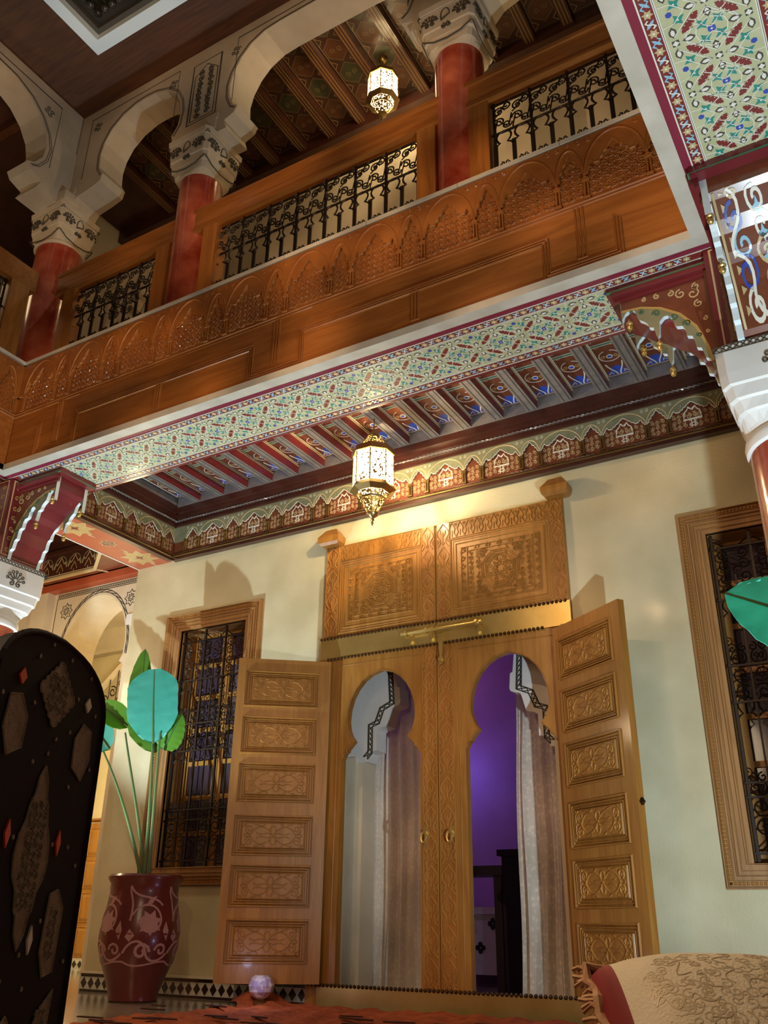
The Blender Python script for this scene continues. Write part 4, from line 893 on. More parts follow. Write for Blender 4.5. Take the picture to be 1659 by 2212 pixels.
# bolt and latch
g=G(); z=2.425
g.tube([DF.p(-3.14,z+.01,.045),DF.p(-2.49,z+.012,.045)],.013,8)
for x,r in ((-3.10,.026),(-2.93,.023),(-2.875,.026),(-2.84,.020),(-2.53,.028),(-2.50,.018),(-3.13,.016)): g.lathe((0,0,0),[(0,0)],3) if False else g.tube([DF.p(x-.010,z+.01,.045),DF.p(x+.010,z+.012,.045)],r,8)
for x in (-3.07,-2.90,-2.53): g.poly(DF,[(x-.012,z-.045),(x,z-.065),(x+.012,z-.045),(x+.014,z+.03),(x-.014,z+.03)],.012,.03)
part('sliding_bolt',g,[m_brass],dr)
g=G(); g.poly(DF,[(-2.842,2.40),(-2.805,2.40),(-2.808,2.30),(-2.815,2.24),(-2.805,2.215),(-2.812,2.185),(-2.824,2.175),(-2.836,2.185),(-2.843,2.215),(-2.832,2.24),(-2.840,2.30)],.012,.035); g.tube([DF.p(-2.824,2.21,.03),DF.p(-2.824,2.21,.055)],.012,8); part('latch_handle',g,[m_brass],dr)
for x in (-2.965,-2.775):
    g=G(); g.tube([DF.p(x,1.055,.0),DF.p(x,1.055,.045)],.011,8); g.tube([DF.p(x+.018*cos(a),1.055-.03+.035*sin(a),.045) for a in [2*PI*i/12 for i in range(12)]],.007,5,closed=True); g.poly(DF,circ(x,1.055,.022,8,0,.04),0,.008); part('pull_ring',g,[m_brass],dr)
# open wicket leaves with six carved panels: built flat once, then hung at their hinges
LW=.69; LZ0,LZ1=.135,2.30; PZ=[(1.950,2.200),(1.605,1.868),(1.275,1.535),(.930,1.172),(.598,.855),(.255,.518)]
lf=G(); L0=Fr((0,0,0),(1,0,0),(0,0,1)); lf.fbox(L0,0,LZ0,-.045,LW,LZ1,-.008)
zs=[LZ1]+[z for p in reversed(sorted(PZ)) for z in (p[1],p[0])]+[LZ0]
for i in range(0,len(zs),2): lf.fbox(L0,.06,zs[i+1],-.008,.60,zs[i],0)
for a,b in ((0,.06),(.60,LW)): lf.fbox(L0,a,LZ0,-.008,b,LZ1,0)
lf_me=me_of('leaf_board',lf,[m_door])
pn=G(); pw,ph_=.27,.128
for o,w,h in ((0,.014,.012),(.017,.010,.006),(.034,.008,.004)): pn.stroke(L0,[(-pw+o,-ph_+o),(pw-o,-ph_+o),(pw-o,ph_-o),(-pw+o,ph_-o)],w,-.008,h,closed=True)
pn.frus(L0,-.225,-.088,.225,.088,-.008,.001,.006)
for s in (-1,1): pn.stroke(L0,[(-.215,s*.080),(.215,s*.080)],.007,.001,.008); pn.stroke(L0,[(s*.215,-.080),(s*.215,.080)],.007,.001,.008)
Lp=Fr((0,-.001,0),(1,0,0),(0,0,1))
def ps(P,w=.008,c=False): pn.stroke(Lp,P,w,0,.009,closed=c,mi=1)
for s in (-1,1):
    ps([(.020*sin(t*PI*2)*1.0,s*(.004+.032*(1-cos(t*2*PI))*.9)) for t in [i/12 for i in range(13)]],.007)
    for q in (-1,1):
        ps(bez((0,0),(s*.05,q*.075),(s*.12,q*.075),(s*.16,0))+[],.008); ps(bez((s*.015,q*.008),(s*.06,q*.03),(s*.07,q*-.01),(s*.115,q*.018)),.006)
        ps(spiral(s*.165,q*.040,.030,PI/2*(-q),1.35,s*q,14),.007); ps(bez((s*.055,q*.074),(s*.09,q*.04),(s*.10,q*.08),(s*.13,q*.068)),.006)
        ps([(s*.212,q*.052),(s*.200,q*.066),(s*.185,q*.078)],.007); ps([(s*.212,q*.062),(s*.190,q*.062),(s*.190,q*.078)],.004)
        ps(bez((s*.20,0),(s*.19,q*.02),(s*.17,q*.0),(s*.16,q*.012)),.006)
pn_me=me_of('carved_panel',pn,[m_door,m_cup])
def leaf(nm,hx,hy,ang,mir):
    l=bpy.data.objects.new('door_leaf',lf_me); COL.objects.link(l); l.parent=dr; l.location=Vector((hx,hy,0))-wo(dr); l.rotation_euler=(0,0,ang); l['label']=nm
    for a,b in PZ:
        q=bpy.data.objects.new('carved_panel',pn_me); COL.objects.link(q); q.parent=l; q.location=(.33,0,(a+b)/2); 
    return l
angL=math.atan2(5.09-5.52,-4.28+3.73); angR=math.atan2(5.12-5.52,-1.41+1.98)
# the left leaf's face looks to the camera with its frame reversed: u runs from the free edge to the hinge
L1=leaf('open door leaf on the potted-plant side','-' and -4.28,5.09,math.atan2(.43,.55),0)
L2=leaf('open door leaf on the cushion side',-1.975,5.52,angR,0)
kb=G(); kb.lathe((.69,.03,1.13),[(.008,-.02),(.02,0),(.008,.02)],8)
part('door_knob',kb,[m_nail],L2)
# ================================================================ WINDOWS
def window(name,u0,u1,z0,z1):
    wd=sroot(name,((u0+u1)/2,5.6,z0)); F=XZ(5.6); U0,U1,Z0,Z1=u0-.165,u1+.165,z0-.125,z1+.155
    for i,(a,b,c,d) in enumerate(((U0,Z0,U1,z0),(U0,z1,U1,Z1),(U0,z0,u0,z1),(u1,z0,U1,z1))):
        g=G()
        g.fbox(F,a,b,-.02,c,d,.018); part('casing',g,[m_oak if i>1 else m_oak],wd)
    g=G(); P=lambda o: [(U0+o,Z0+o),(U1-o,Z0+o),(U1-o,Z1-o),(U0+o,Z1-o)]
    for o,w,h in ((.012,.020,.042),(.045,.012,.030),(.070,.016,.036),(.095,.010,.028),(.130,.020,.030)): g.stroke(F,P(o),w,.016,h,closed=True)
    part('casing_moulding',g,[m_oak],wd)
    g=G()
    for a,b,c,d in ((U0+.03,Z1-.03,U1-.03,Z1-.03),(U0+.03,Z0+.03,U0+.03,Z1-.03),(U1-.03,Z0+.03,U1-.03,Z1-.03),(U0+.03,Z0+.03,U1-.03,Z0+.03)):
        L=math.hypot(c-a,d-b); n=int(L/.022)
        for i in range(n): x=a+(c-a)*i/n; z=b+(d-b)*i/n; g.frus(F,x-.008,z-.008,x+.008,z+.008,.018,.030,.005)
    part('bead_row',g,[m_cup],wd,stuff=True)
    g=G(); g.box((u0-.02,5.6,z0),(u0+.0,5.80,z1)); g.box((u1,5.6,z0),(u1+.02,5.80,z1)); g.box((u0,5.6,z1),(u1,5.80,z1+.02)); g.box((u0,5.6,z0-.02),(u1,5.80,z0)); part('reveal_board',g,[m_oak],wd)
    # casement behind the grille
    F3=XZ(5.80); c=(u0+u1)/2
    for (a,b) in ((u0,c-.004),(c+.004,u1)):
        g=G()
        for q in (a,b-.045): g.fbox(F3,q,z0,-.04,q+.045,z1,0)
        nz=7; dz=(z1-z0)/nz
        for i in range(nz+1): g.fbox(F3,a,z0+i*dz-(.0 if i==0 else .018),-.035,b,z0+i*dz+.018,-.002)
        part('casement',g,[m_cup],wd)
        for i in range(nz):
            pg=G(); pg.fbox(F3,a+.045,z0+i*dz,-.022,b-.045,z0+(i+1)*dz,-.018); part('pane',pg,[m_glass],wd)
    # scroll grille
    Fg=Fr((0,0,0),(1,0,0),(0,0,1)); n=6; w=(u1-u0-.04)/n; a0=u0+.02; H=z1-z0
    def rep(xs,f):
        g=G(); f(g); m_=me_of('scroll',g,[m_iron])
        for x in xs: inst('scroll',m_,wd,(x,5.64,0))
    ev=[a0+2*i*w for i in range(n//2)]; al=[a0+i*w for i in range(n)]
    bar=G(); bar.box((-.008,-.008,z0-.02),(.008,.008,z1+.02)); bme=me_of('bar',bar,[m_iron])
    thin=G(); thin.box((-.005,-.005,z0+.1),(.005,.005,z1-.28)); tme=me_of('bar',thin,[m_iron])
    for i in range(n+1): inst('bar',bme if i%2==0 else tme,wd,(a0+i*w,5.64,0))
    zb=[z0+.045,z0+.14,z0+.36,z0+.46,z0+.88,z0+1.10,z0+1.22,z1-.40,z1-.13]
    hb=G(); hb.box((u0-.01,-.006,-.006),(u1+.01,.006,.006)); hme=me_of('bar',hb,[m_iron])
    for z in (z0+.06,z0+.36,z0+.44,z0+.90,z0+1.12,z1-.44,z1-.10): inst('bar',hme,wd,(0,5.63,z))
    def crest(z):
        def f(gr):
            c=w/2
            for s in (-1,1):
                gr.tube([Fg.p(*q,0) for q in spiral(c+s*w*.25,z+.10,.028,PI*.5,1.2,s,10)],.0045,4); gr.tube([Fg.p(*q,0) for q in bez((c,z),(c+s*w*.5,z+.0),(c+s*w*.45,z+.07),(c+s*w*.12,z+.085))],.0045,4)
                gr.tube([Fg.p(*q,0) for q in spiral(c+s*w*.16,z+.045,.020,-PI*.5,1.1,-s,8)],.0045,4)
        rep(al,f)
    for zc,hh in ((z0+.14,.22),(z0+.90,.22),(z1-.42,.16),(z1-.26,.16)): rep(ev,lambda gr: cell(gr,Fg,0,zc,2*w,hh,.005))
    crest(z0+.37); crest(z0+1.13)
    for zk in (z0+.84,z1-.52): rep(al,lambda gr: keyarch(gr,Fg,0,zk,w,.10,.005))
    def dg(gr):
        for s in (0,1):
            gr.tube([Fg.p((.15+s*1.7)*w,z0+.07,0),Fg.p((.75+s*.5)*w,z0+.13,0)],.005,4); gr.tube([Fg.p((.15+s*1.7)*w,z1-.05,0),Fg.p((.75+s*.5)*w,z1-.10,0)],.005,4)
        gr.tube([Fg.p(*q,0) for q in spiral(w,z0+.10,.03,0,1.4,1,12)],.005,4)
    rep(ev,dg)
    return wd
window('window_1',-5.38,-4.66,.87,2.80); window('window_2',-.93,-.20,.82,2.80)
# ================================================================ ROOM BEHIND THE GREAT DOOR
g=G(); g.box((-6.4,8.6,0),(1.2,8.75,3.2)); struct('wall_inner_rear',g,[m_room])
g=G(); g.box((1.2,5.88,0),(1.3,8.75,3.2)); struct('wall_inner_right',g,[m_room])
g=G(); g.box((-6.4,5.88,3.1),(1.3,8.75,3.2)); struct('ceiling',g,[m_white])
g=G(); g.box((-6.4,6.45,0),(-6.3,8.75,4.4)); struct('wall_inner_left',g,[m_yellow])
INP=[(0,1.62),(0,1.69),(.075,1.70),(.075,1.85),(.10,1.865),(.16,1.88),(.19,1.99),(.20,2.01),(.27,2.03),(.28,2.05),(.27,2.16),(.25,2.17),(.22,2.40),(-.25,2.40),(-.25,1.62)]
for s,x in ((1,-3.66),(-1,-2.20)):
    F=XZ(5.95); g=G(); P=[(x+s*(a-.0),z) for a,z in INP]; g.poly(F,P,-.14,0)
    q=[(x+s*(-.04),1.66),(x+s*.0,1.70),(x+s*.0,1.90),(x+s*.06,1.92),(x+s*.10,2.02),(x+s*.19,2.06),(x+s*.17,2.34)]
    g.stroke(F,q,.010,0,.004,ridge=False,mi=1); g.stroke(F,[(a+s*.035,b-.02) for a,b in q],.008,0,.004,ridge=False,mi=1)
    for (a,b),(c_,d) in zip(q,q[1:]):
        m=max(1,int(math.hypot(c_-a,d-b)/.035))
        for i in range(m):
            t0,t1=i/m,(i+1)/m; g.stroke(F,[(a+(c_-a)*t0,b+(d-b)*t0),(a+(c_-a)*t1+s*.035,b+(d-b)*t1-.02)],.006,0,.004,ridge=False,mi=1); g.stroke(F,[(a+(c_-a)*t0+s*.035,b+(d-b)*t0-.02),(a+(c_-a)*t1,b+(d-b)*t1)],.006,0,.004,ridge=False,mi=1)
    t=thing('stepped_bracket','white plaster stepped bracket with black trellis, inside the %s door opening'%('left' if s>0 else 'right'),'bracket',(x,5.95,0)); part('bracket_block',g,[m_white,m_stdark],t)
    g=G(); e=.10 if s>0 else .04; g.box((min(x-s*e,x-s*.26),5.93,0),(max(x-s*e,x-s*.26),6.12,1.66))
    if s>0: g.box((x-.15,5.96,0),(x-.05,6.14,1.66))
    part('pilaster',g,[m_cream],t)
g=G(); g.box((-4.2,5.93,2.40),(-1.7,6.1,3.1)); struct('wall_inner_arch',g,[m_white])
def curtain(label,yt,xt0,xt1,xb0,xb1,z1,m,folds):
    g=G(); nu,nv=60,26; vs=[]
    for j in range(nv+1):
        t=j/nv; z=z1*(1-t)+.03*t; a=xt0+(xb0-xt0)*t; b=xt1+(xb1-xt1)*t
        for i in range(nu+1):
            u=i/nu; y=yt+.035*sin(u*folds*2*PI+.5*sin(t*3))*(.5+.5*t)+.012*sin(u*folds*4.7*PI+1+t*2)
            vs.append((a+(b-a)*u+.01*sin(t*9+u*4),y,z))
    g.add(vs,[(j*(nu+1)+i,j*(nu+1)+i+1,(j+1)*(nu+1)+i+1,(j+1)*(nu+1)+i) for j in range(nv) for i in range(nu)])
    return tag(part('curtain',g,[m],None,True),label,'curtain','lace curtains in the doorway')
curtain('dense cream lace curtain hanging inside the door opening beside the potted plant side',6.2,-3.76,-3.38,-3.84,-3.31,2.5,m_lace,4)
curtain('sheer white lace curtain hanging inside the door opening on the cushion side',6.2,-2.54,-2.10,-2.60,-2.12,2.5,m_lace2,4)
# furniture deep in the room
t=thing('side_table','dark wooden side table deep inside the purple-lit room','table',(-3.95,7.9,0))
g=G(); g.box((-4.15,7.7,.90),(-3.36,8.05,.98)); part('table_top',g,[m_dark],t)
for x,y in ((-4.1,7.75),(-3.41,7.75),(-4.1,8.0),(-3.41,8.0)): g=G(); g.box((x-.035,y-.035,0),(x+.035,y+.035,.90)); part('leg',g,[m_dark],t)
g=G(); g.box((-4.18,8.28,.1),(-3.4,8.55,.62)); g.box((-4.2,8.26,.60),(-3.38,8.56,.66)); F=XZ(8.28)
for (x,z) in ((-4.05,.5),(-3.85,.32),(-3.72,.52),(-4.08,.26),(-3.95,.58),(-3.6,.36)):
    for k in range(4): g.poly(F,circ(x+.028*cos(k*PI/2),z+.028*sin(k*PI/2),.024,7),0,.004,1,back=False)
tag(part('bedspread',g,[m_cloth,m_dark]),'white bedspread with dark cross motifs behind the side table in the purple room','bedspread')
t=thing('cabinet','dark cabinet post behind the sheer curtain in the purple room','cabinet',(-3.12,7.6,0)); g=G(); g.box((-3.27,7.5,0),(-2.98,7.9,1.04)); part('body',g,[m_dark],t); g=G(); g.box((-3.30,7.47,1.04),(-2.95,7.93,1.09)); part('top',g,[m_dark],t)
# ================================================================ LEFT: ARCH, STAIRWELL, CORNER CEILING
AF=XZ(5.9); g=G(); c=-6.84; ar_=[(c-.455,0),(c-.455,2.72),(c-.40,2.75),(c-.43,2.80)]+[(c+.445*cos(math.radians(a)),2.92+.56*sin(math.radians(a))) for a in range(190,89,-10)]
ar_+= [(2*c-x,z) for x,z in ar_[-2::-1]]
P=[(-7.75,0)]+ar_+[(-6.02,0),(-6.02,3.62),(-7.75,3.62)]
g.poly(AF,P,-.42,0)
A2=ar_[4:-4]
for k in (1.05,1.10): g.stroke(AF,offs(A2,(c,2.92),k),.007,0,.003,ridge=False,mi=1)
for i in range(len(A2)-1):
    p=offs(A2,(c,2.92),1.055)[i]; q=offs(A2,(c,2.92),1.095)[i+1]; g.stroke(AF,[p,q],.006,0,.003,ridge=False,mi=1)
lattice(g,AF,-7.46,-6.05,3.545,3.575,.004,0,.003,1); g.stroke(AF,[(-7.46,2.2),(-7.46,3.53),(-6.08,3.53),(-6.08,2.4)],.007,0,.003,ridge=False,mi=1)
for x in (-7.30,-6.39): g.stroke(AF,star(x,3.38,.085,.060,8,0),.007,0,.003,closed=True,ridge=False,mi=1); g.stroke(AF,star(x,3.38,.045,.028,8,0),.006,0,.003,closed=True,ridge=False,mi=1); g.stroke(AF,circ(x,3.38,.018,8),.005,0,.003,closed=True,ridge=False,mi=1)
struct('wall_stair_arch',g,[m_cream,m_stdark])
g=G(); g.box((-6.02,5.6,0),(-5.74,5.9,0.001)); 
g=G(); g.box((-6.3,5.88,0),(-6.02,6.5,4.1)); struct('wall_corner_pier',g,[m_plaster])
g=G(); g.box((-8.05,5.84,0),(-7.75,6.32,3.6)); g.box((-7.72,5.80,0),(-7.50,5.93,3.62)); struct('wall_side_pier',g,[m_cream])
g=G(); g.box((-12,5.95,0),(-7.95,6.2,4.1)); g.box((-9.4,-1.2,0),(-9.2,6.0,4.1)); struct('wall_left',g,[m_cream])
g=G(); F=XZ(5.84); g.fbox(F,-8.2,3.585,-.05,-6.02,3.66,.05); g.fbox(F,-8.2,3.66,-.05,-6.02,3.68,.075); struct('trim_5',g,[m_redp])
# octagonal painted coffer of the corner ceiling
cc=sroot('ceiling',(-7.0,5.0,3.7)); cx,cy,R=-7.12,4.93,.98
oc=[(cx+R*1.08*cos(PI/8+k*PI/4),cy+R*.82*sin(PI/8+k*PI/4)) for k in range(8)]
Fs=Fr((0,0,3.66),(1,0,0),(0,-1,0)); sq=[(-8.3,4.05),(-6.02,4.05),(-6.02,5.84),(-8.3,5.84)]
g=G()
sqp=[]
for x,y in oc:
    dx,dy=x-cx,y-cy; k=min((1.1/abs(dx)) if dx else 99,(.91/abs(dy)) if dy else 99); sqp.append((cx+dx*k,cy+dy*k))
for i in range(8):
    j=(i+1)%8; g.add([(*sqp[i],3.66),(*sqp[j],3.66),(*oc[j],3.66),(*oc[i],3.66)],[(0,3,2,1)])
for (x,y) in ((cx-1.1,cy-.91),(cx+1.1,cy-.91),(cx+1.1,cy+.91),(cx-1.1,cy+.91)):
    nb_=sorted(sqp,key=lambda p:(p[0]-x)**2+(p[1]-y)**2)[:2]; g.add([(x,y,3.66),(*nb_[0],3.66),(*nb_[1],3.66)],[(0,1,2)])
part('ceiling_board',g,[m_brown],cc)
for i in range(8):
    j=(i+1)%8; a=Vector((*oc[i],3.66)); b=Vector((*oc[j],3.66)); U=(b-a).normalized(); 
    F=Fr(a,U,(0,0,1)); mid=(a+b)/2
    if F.N.dot(Vector((cx,cy,3.66))-mid)<0: F=Fr(b,-U,(0,0,1))
    L=(b-a).length; g=G(); g.fbox(F,0,0,-.01,L,.40,0,0); g.fbox(F,0,-.012,-.02,L,.012,.012,1); g.fbox(F,0,.26,-.01,L,.30,.03,0)
    g.stroke(F,[(0.01,.03),(L-.01,.03)],.008,0,.003,ridge=False,mi=1)
    n=max(2,int(L/.2)); 
    for k in range(n):
        q=(k+.5)*L/n; W=L/n*.9; Pf=foil(q,W,.10,.10); g.stroke(F,Pf,.006,0,.003,ridge=False,mi=1); g.stroke(F,foil(q,W*.5,.06,.07,True),.006,0,.003,ridge=False,mi=2); g.stroke(F,[(q,.03),(q,.06)],.008,0,.003,ridge=False,mi=2)
        g.stroke(F,arc(q,.10,W*.52,.13,175,5,8),.008,0,.003,ridge=False,mi=3)
    part('coffer_side',g,[m_ceil,m_goldline,m_gold,m_sage],cc)
g=G(); g.add([(x,y,4.06) for x,y in oc],[tuple(range(8))]); part('coffer_top',g,[m_ceil],cc)
g=G()
for i in range(8):
    a,b=oc[i],sqp[i]; g.stroke(Fs,[(a[0],-a[1]),(b[0],-b[1])],.016,0,.006,mi=0)
g.stroke(Fs,[(x,-y) for x,y in oc],.014,0,.006,closed=True,mi=0); part('gilt_lines',g,[m_goldline],cc)
# stairwell beyond the arch
g=G(); g.box((-12,8.9,0),(-6.3,9.05,5)); struct('wall_stair_rear',g,[m_yellow])
g=G(); g.box((-12,6.2,4.38),(-6.3,9,4.5)); struct('ceiling',g,[m_cream])
g=G(); F=XZ(8.9); g.fbox(F,-12,4.05,-.02,-6.3,4.38,.10,0); g.fbox(F,-12,4.00,-.02,-6.3,4.06,.14,0); struct('trim_6',g,[m_cream])
g=G(); Fc=Fr((-8.2,7.9,4.37),(1,0,0),(0,-1,0)); g.poly(Fc,circ(0,0,.62,8,PI/8),0,.05); g.stroke(Fc,circ(0,0,.55,8,PI/8),.05,.05,.09,closed=True,mi=1); tag(part('ceiling_panel',g,[m_wood,m_wdark]),'octagonal wooden ceiling panel glimpsed through the stairwell arch','ceiling panel')
st=thing('staircase','staircase with wooden handrail and iron scroll balustrade rising behind the white arch','staircase',(-9.3,8.6,0))
F=XZ(8.45); g=G(); sl=.82; z=lambda x: 2.40+(x+9.55)*sl
g.poly(F,[(-11,z(-11)-.05),(-7.2,z(-7.2)-.05),(-7.2,z(-7.2)+.06),(-11,z(-11)+.06)],-.08,0); part('stringer',g,[m_wdark],st)
g=G(); g.poly(F,[(-11,z(-11)+.93),(-7.2,z(-7.2)+.93),(-7.2,z(-7.2)+.99),(-11,z(-11)+.99)],-.07,.0); part('handrail',g,[m_cream],st)
g=G()
for i in range(26):
    x=-10.9+i*.14; g.tube([F.p(x,z(x),-.03),F.p(x,z(x)+.95,-.03)],.010,4)
    for k in range(3): g.tube([F.p(*q,-.03) for q in spiral(x+.07,z(x)+.22+k*.27,.08,k,1.4,1 if k%2 else -1,14)],.009,4)
part('balustrade',g,[m_iron],st)
g=G(); g.poly(F,[(-11,0),(-7.0,0),(-7.0,z(-7.0)-.05),(-11,z(-11)-.05)],-.09,-.03); part('side_panel',g,[m_yellow],st)
d2=sroot('door_2',(-9.2,8.45,0)); 
g=G(); g.fbox(F,-9.62,0.02,0-.02,-8.95,1.62,.03); part('door_board',g,[m_cup],d2)
g=G(); g.stroke(F,[(-9.66,0),(-9.66,1.66),(-8.91,1.66),(-8.91,0)],.07,0,.045); part('door_frame',g,[m_wood],d2)
for i in range(4):
    for (a,b) in ((-9.54,-9.31),(-9.26,-9.03)):
        g=G(); z0=.12+i*.375; g.frus(F,a,z0,b,z0+.30,.03,.045,.03); g.stroke(F,[(a-.01,z0-.01),(b+.01,z0-.01),(b+.01,z0+.31),(a-.01,z0+.31)],.012,.03,.038,closed=True); part('raised_panel',g,[m_cup],d2)
g=G(); g.box((-10.4,8.05,0),(-8.2,8.45,.10)); struct('trim_7',g,[m_tilew])
F=XZ(8.05); g=G()
for i in range(24): g.poly(F,[(-10.3+i*.09,.05),(-10.265+i*.09,.09),(-10.23+i*.09,.05),(-10.265+i*.09,.01)],0,.004)
part('step_tiles',g,[m_tileb],bpy.data.objects['trim_7'],stuff=True)
# ================================================================ LANTERNS
def lantern(label,x,y,zt,zc,sc,e):
    """zt lantern cap top, zc ceiling"""
    t=thing('hanging_lantern',label,'lantern',(x,y,zt-.70*sc))
    def ring(z,r): return [(x+r*sc*cos(PI/8+k*PI/4),y+r*sc*sin(PI/8+k*PI/4),zt+z*sc) for k in range(8)]
    def shell(name,a,b,m,solid=False,inset=1):
        g=G(); A=ring(a[0],a[1]*inset); B=ring(b[0],b[1]*inset); 
        g.add(A+B,[(k,(k+1)%8,8+(k+1)%8,8+k) for k in range(8)]); return part(name,g,[m],t)
    shell('top_glass',(-.03,.05),(-.11,.105),m_bulb2); shell('collar',(-.11,.105),(-.14,.155),m_brassd); shell('collar',(-.14,.155),(-.185,.158),m_brassd)
    for k in range(8):
        A=ring(-.19,.148); B=ring(-.44,.150); g=G(); j=(k+1)%8; g.add([A[k],A[j],B[j],B[k]],[(0,1,2,3)]); part('glass_pane',g,[m_bulb],t)
    shell('lower_collar',(-.44,.152),(-.475,.172),m_brassd); shell('lower_collar',(-.475,.172),(-.50,.120),m_brassd)
    shell('lower_glass',(-.50,.118),(-.535,.098),m_bulb2); shell('lower_collar',(-.535,.100),(-.55,.094),m_brassd); shell('lower_glass',(-.55,.092),(-.64,.040),m_bulb2)
    g=G()
    for z0,r0,z1,r1,w in ((-.19,.150,-.44,.152,.0055),(-.03,.052,-.11,.107,.004),(-.50,.120,-.64,.042,.004)):
        A=ring(z0,r0);B=ring(z1,r1)
        for k in range(8):
            g.tube([A[k],B[k]],w*sc,5)
            if z0==-.19:
                for f in (.18,.82): c=[A[k][i]*(1-f)+B[k][i]*f for i in range(3)]; g.lathe(c,[(.002,-.014*sc),(.011*sc,0),(.002,.014*sc)],6)
    part('ribs',g,[m_brassd],t)
    g=G(); g.lathe((x,y,zt),[(.004,.03*sc),(.02*sc,.015*sc),(.045*sc,-.005*sc),(.056*sc,-.03*sc)],16); part('cap',g,[m_brassd],t,True)
    g=G(); g.lathe((x,y,zt-.64*sc),[(.040*sc,0),(.046*sc,-.012*sc),(.040*sc,-.03*sc),(.018*sc,-.045*sc),(.010*sc,-.055*sc),(.016*sc,-.065*sc),(.006*sc,-.075*sc),(.010*sc,-.09*sc),(.002,-.11*sc)],16); part('finial',g,[m_brassd],t,True)
    g=G(); g.tube([(x,y,zt),(x,y,zc-.03)],.005,5); g.lathe((x,y,zc),[(.01,-.07),(.035,-.055),(.045,-.03),(.04,0)],14); part('chain_and_rose',g,[m_brassd],t,True)
    light('lantern_bulb','POINT',(x,y,zt-.30*sc),e,(1,.74,.40),.02)
    return t
lantern('lit brass lantern hanging under the painted joists above the great door',-3.08,5.0,3.84,4.06,1.0,58)
lantern('lit brass lantern hanging from the upper gallery ceiling beside the red column',-3.06,5.0,7.76,7.90,.92,17)
# ================================================================ PLANTS, FOREGROUND
PX,PY=-5.0,5.12
pl=thing('potted_plant','tall banana-leaf plant in a carved brick-red clay pot under the left window','plant',(PX,PY,0))
pr=[(.150,0),(.165,.012),(.168,.05),(.205,.15),(.248,.25),(.272,.35),(.276,.42),(.262,.52),(.243,.60),(.236,.68),(.240,.74),(.258,.765),(.262,.785),(.250,.80),(.225,.795),(.215,.76)]
g=G(); g.lathe((PX,PY,0),pr,56); part('pot',g,[m_pot],pl,True)
def potp(a,z,o=.002):
    r=pr[0][0]
    for (r0,z0),(r1,z1) in zip(pr,pr[1:]):
        if z0<=z<=z1: r=r0+(r1-r0)*(z-z0)/(z1-z0); break
    return Vector((PX+(r+o)*cos(a),PY+(r+o)*sin(a),z))
class PF_:                                                     # wraps a flat drawing round the pot
    def p(s,u,v,n=0): return potp(u/.255-1.2,v,n)
W_=PF_(); g=G()
for i in range(5):
    u=-.78+i*.31
    def s2(P,w=.012,c=False): g.stroke(W_,P,w*1.45,-.004,.003,closed=c,ridge=False)
    s2(spiral(u,.50,.115,PI*.9,1.1,-1,22,.35),.009); s2(bez((u-.12,.50),(u-.10,.66),(u-.16,.66),(u-.145,.72)),.009); s2(bez((u-.145,.72),(u-.10,.62),(u+.02,.68),(u+.10,.60)),.009)
    g.poly(W_,star(u+.01,.49,.085,.050,7,.3),-.004,.0025,back=False); g.poly(W_,[(u-.03,.59),(u+.0,.64),(u+.05,.66),(u+.02,.61)],-.004,.0025,back=False); 
    s2(bez((u-.15,.30),(u-.10,.40),(u-.02,.40),(u+.0,.30)),.010); s2(bez((u+.0,.30),(u+.02,.24),(u+.10,.24),(u+.15,.30)),.010); s2(spiral(u-.03,.31,.055,0,1.2,1,12),.013); s2(bez((u-.15,.25),(u-.05,.19),(u+.05,.26),(u+.16,.25)),.008)
    s2(spiral(u+.10,.32,.045,PI,1.1,-1,10),.010); g.poly(W_,[(u-.14,.40),(u-.11,.37),(u-.08,.41),(u-.115,.45)],-.004,.0025,back=False)
    g.poly(W_,[(u+.10,.44),(u+.13,.38),(u+.145,.44),(u+.125,.50)],-.004,.0025,back=False)
part('carved_pattern',g,[m_potl],pl)
g=G(); vs=[]
for i in range(10):
    for j in range(20):
        r=.222*i/9; a=2*PI*j/20; vs.append((PX+r*cos(a),PY+r*sin(a),.775+random.uniform(0,.02)))
g.add(vs,[(i*20+j,i*20+(j+1)%20,(i+1)*20+(j+1)%20,(i+1)*20+j) for i in range(9) for j in range(20)]); part('soil',g,[m_soil],pl)
def bigleaf(parent,base,tip,wd,up,m,curl=.12,fold=.05,n=16,name='leaf',blunt=False):
    """a blade from base to tip; up = rough direction of the blade's face"""
    base=Vector(base); tip=Vector(tip); ax=(tip-base); L=ax.length; ax.normalize(); nrm=Vector(up); nrm=(nrm-ax*nrm.dot(ax)).normalized(); sd=ax.cross(nrm)
    vs=[]; k=8
    for i in range(n+1):
        t=i/n; wv=wd*(max(0,sin(PI*min(1,t**.75)))**.62) if t<.999 else .0
        if blunt: wv=wd*(min(1,(t/.34))**.55)*(1 if t<.74 else max(0,1-((t-.74)/.26)**2*.75))
        wv=max(wv,.002); c=base+ax*(L*t)+nrm*(curl*L*math.sin(PI*t)*1.0)
        for j in range(k+1):
            s=-1+2*j/k; ru=.045*wd*sin(t*60+abs(s)*4)*abs(s); vs.append(c+sd*(wv*s)+nrm*(fold*abs(s)**1.3*wv/wd-ru))
    fs=[(i*(k+1)+j,i*(k+1)+j+1,(i+1)*(k+1)+j+1,(i+1)*(k+1)+j) for i in range(n) for j in range(k)]
    o=len(vs); g=G(); g.add(vs,fs); g.add([v-nrm*.0015 for v in vs],[tuple(reversed(f)) for f in fs])
    l=part(name,g,[m],parent,True)
    r=G(); r.tube([base+ax*(L*i/8)+nrm*(curl*L*sin(PI*i/8)+.002) for i in range(9)],.009,5,r1=.003); part('midrib',r,[m_stem],l)
    return l
def px(X,Y,y): return None
def ray_at(pxl,py,y):                                           # used only while laying out: picture point to place at depth y
    pass
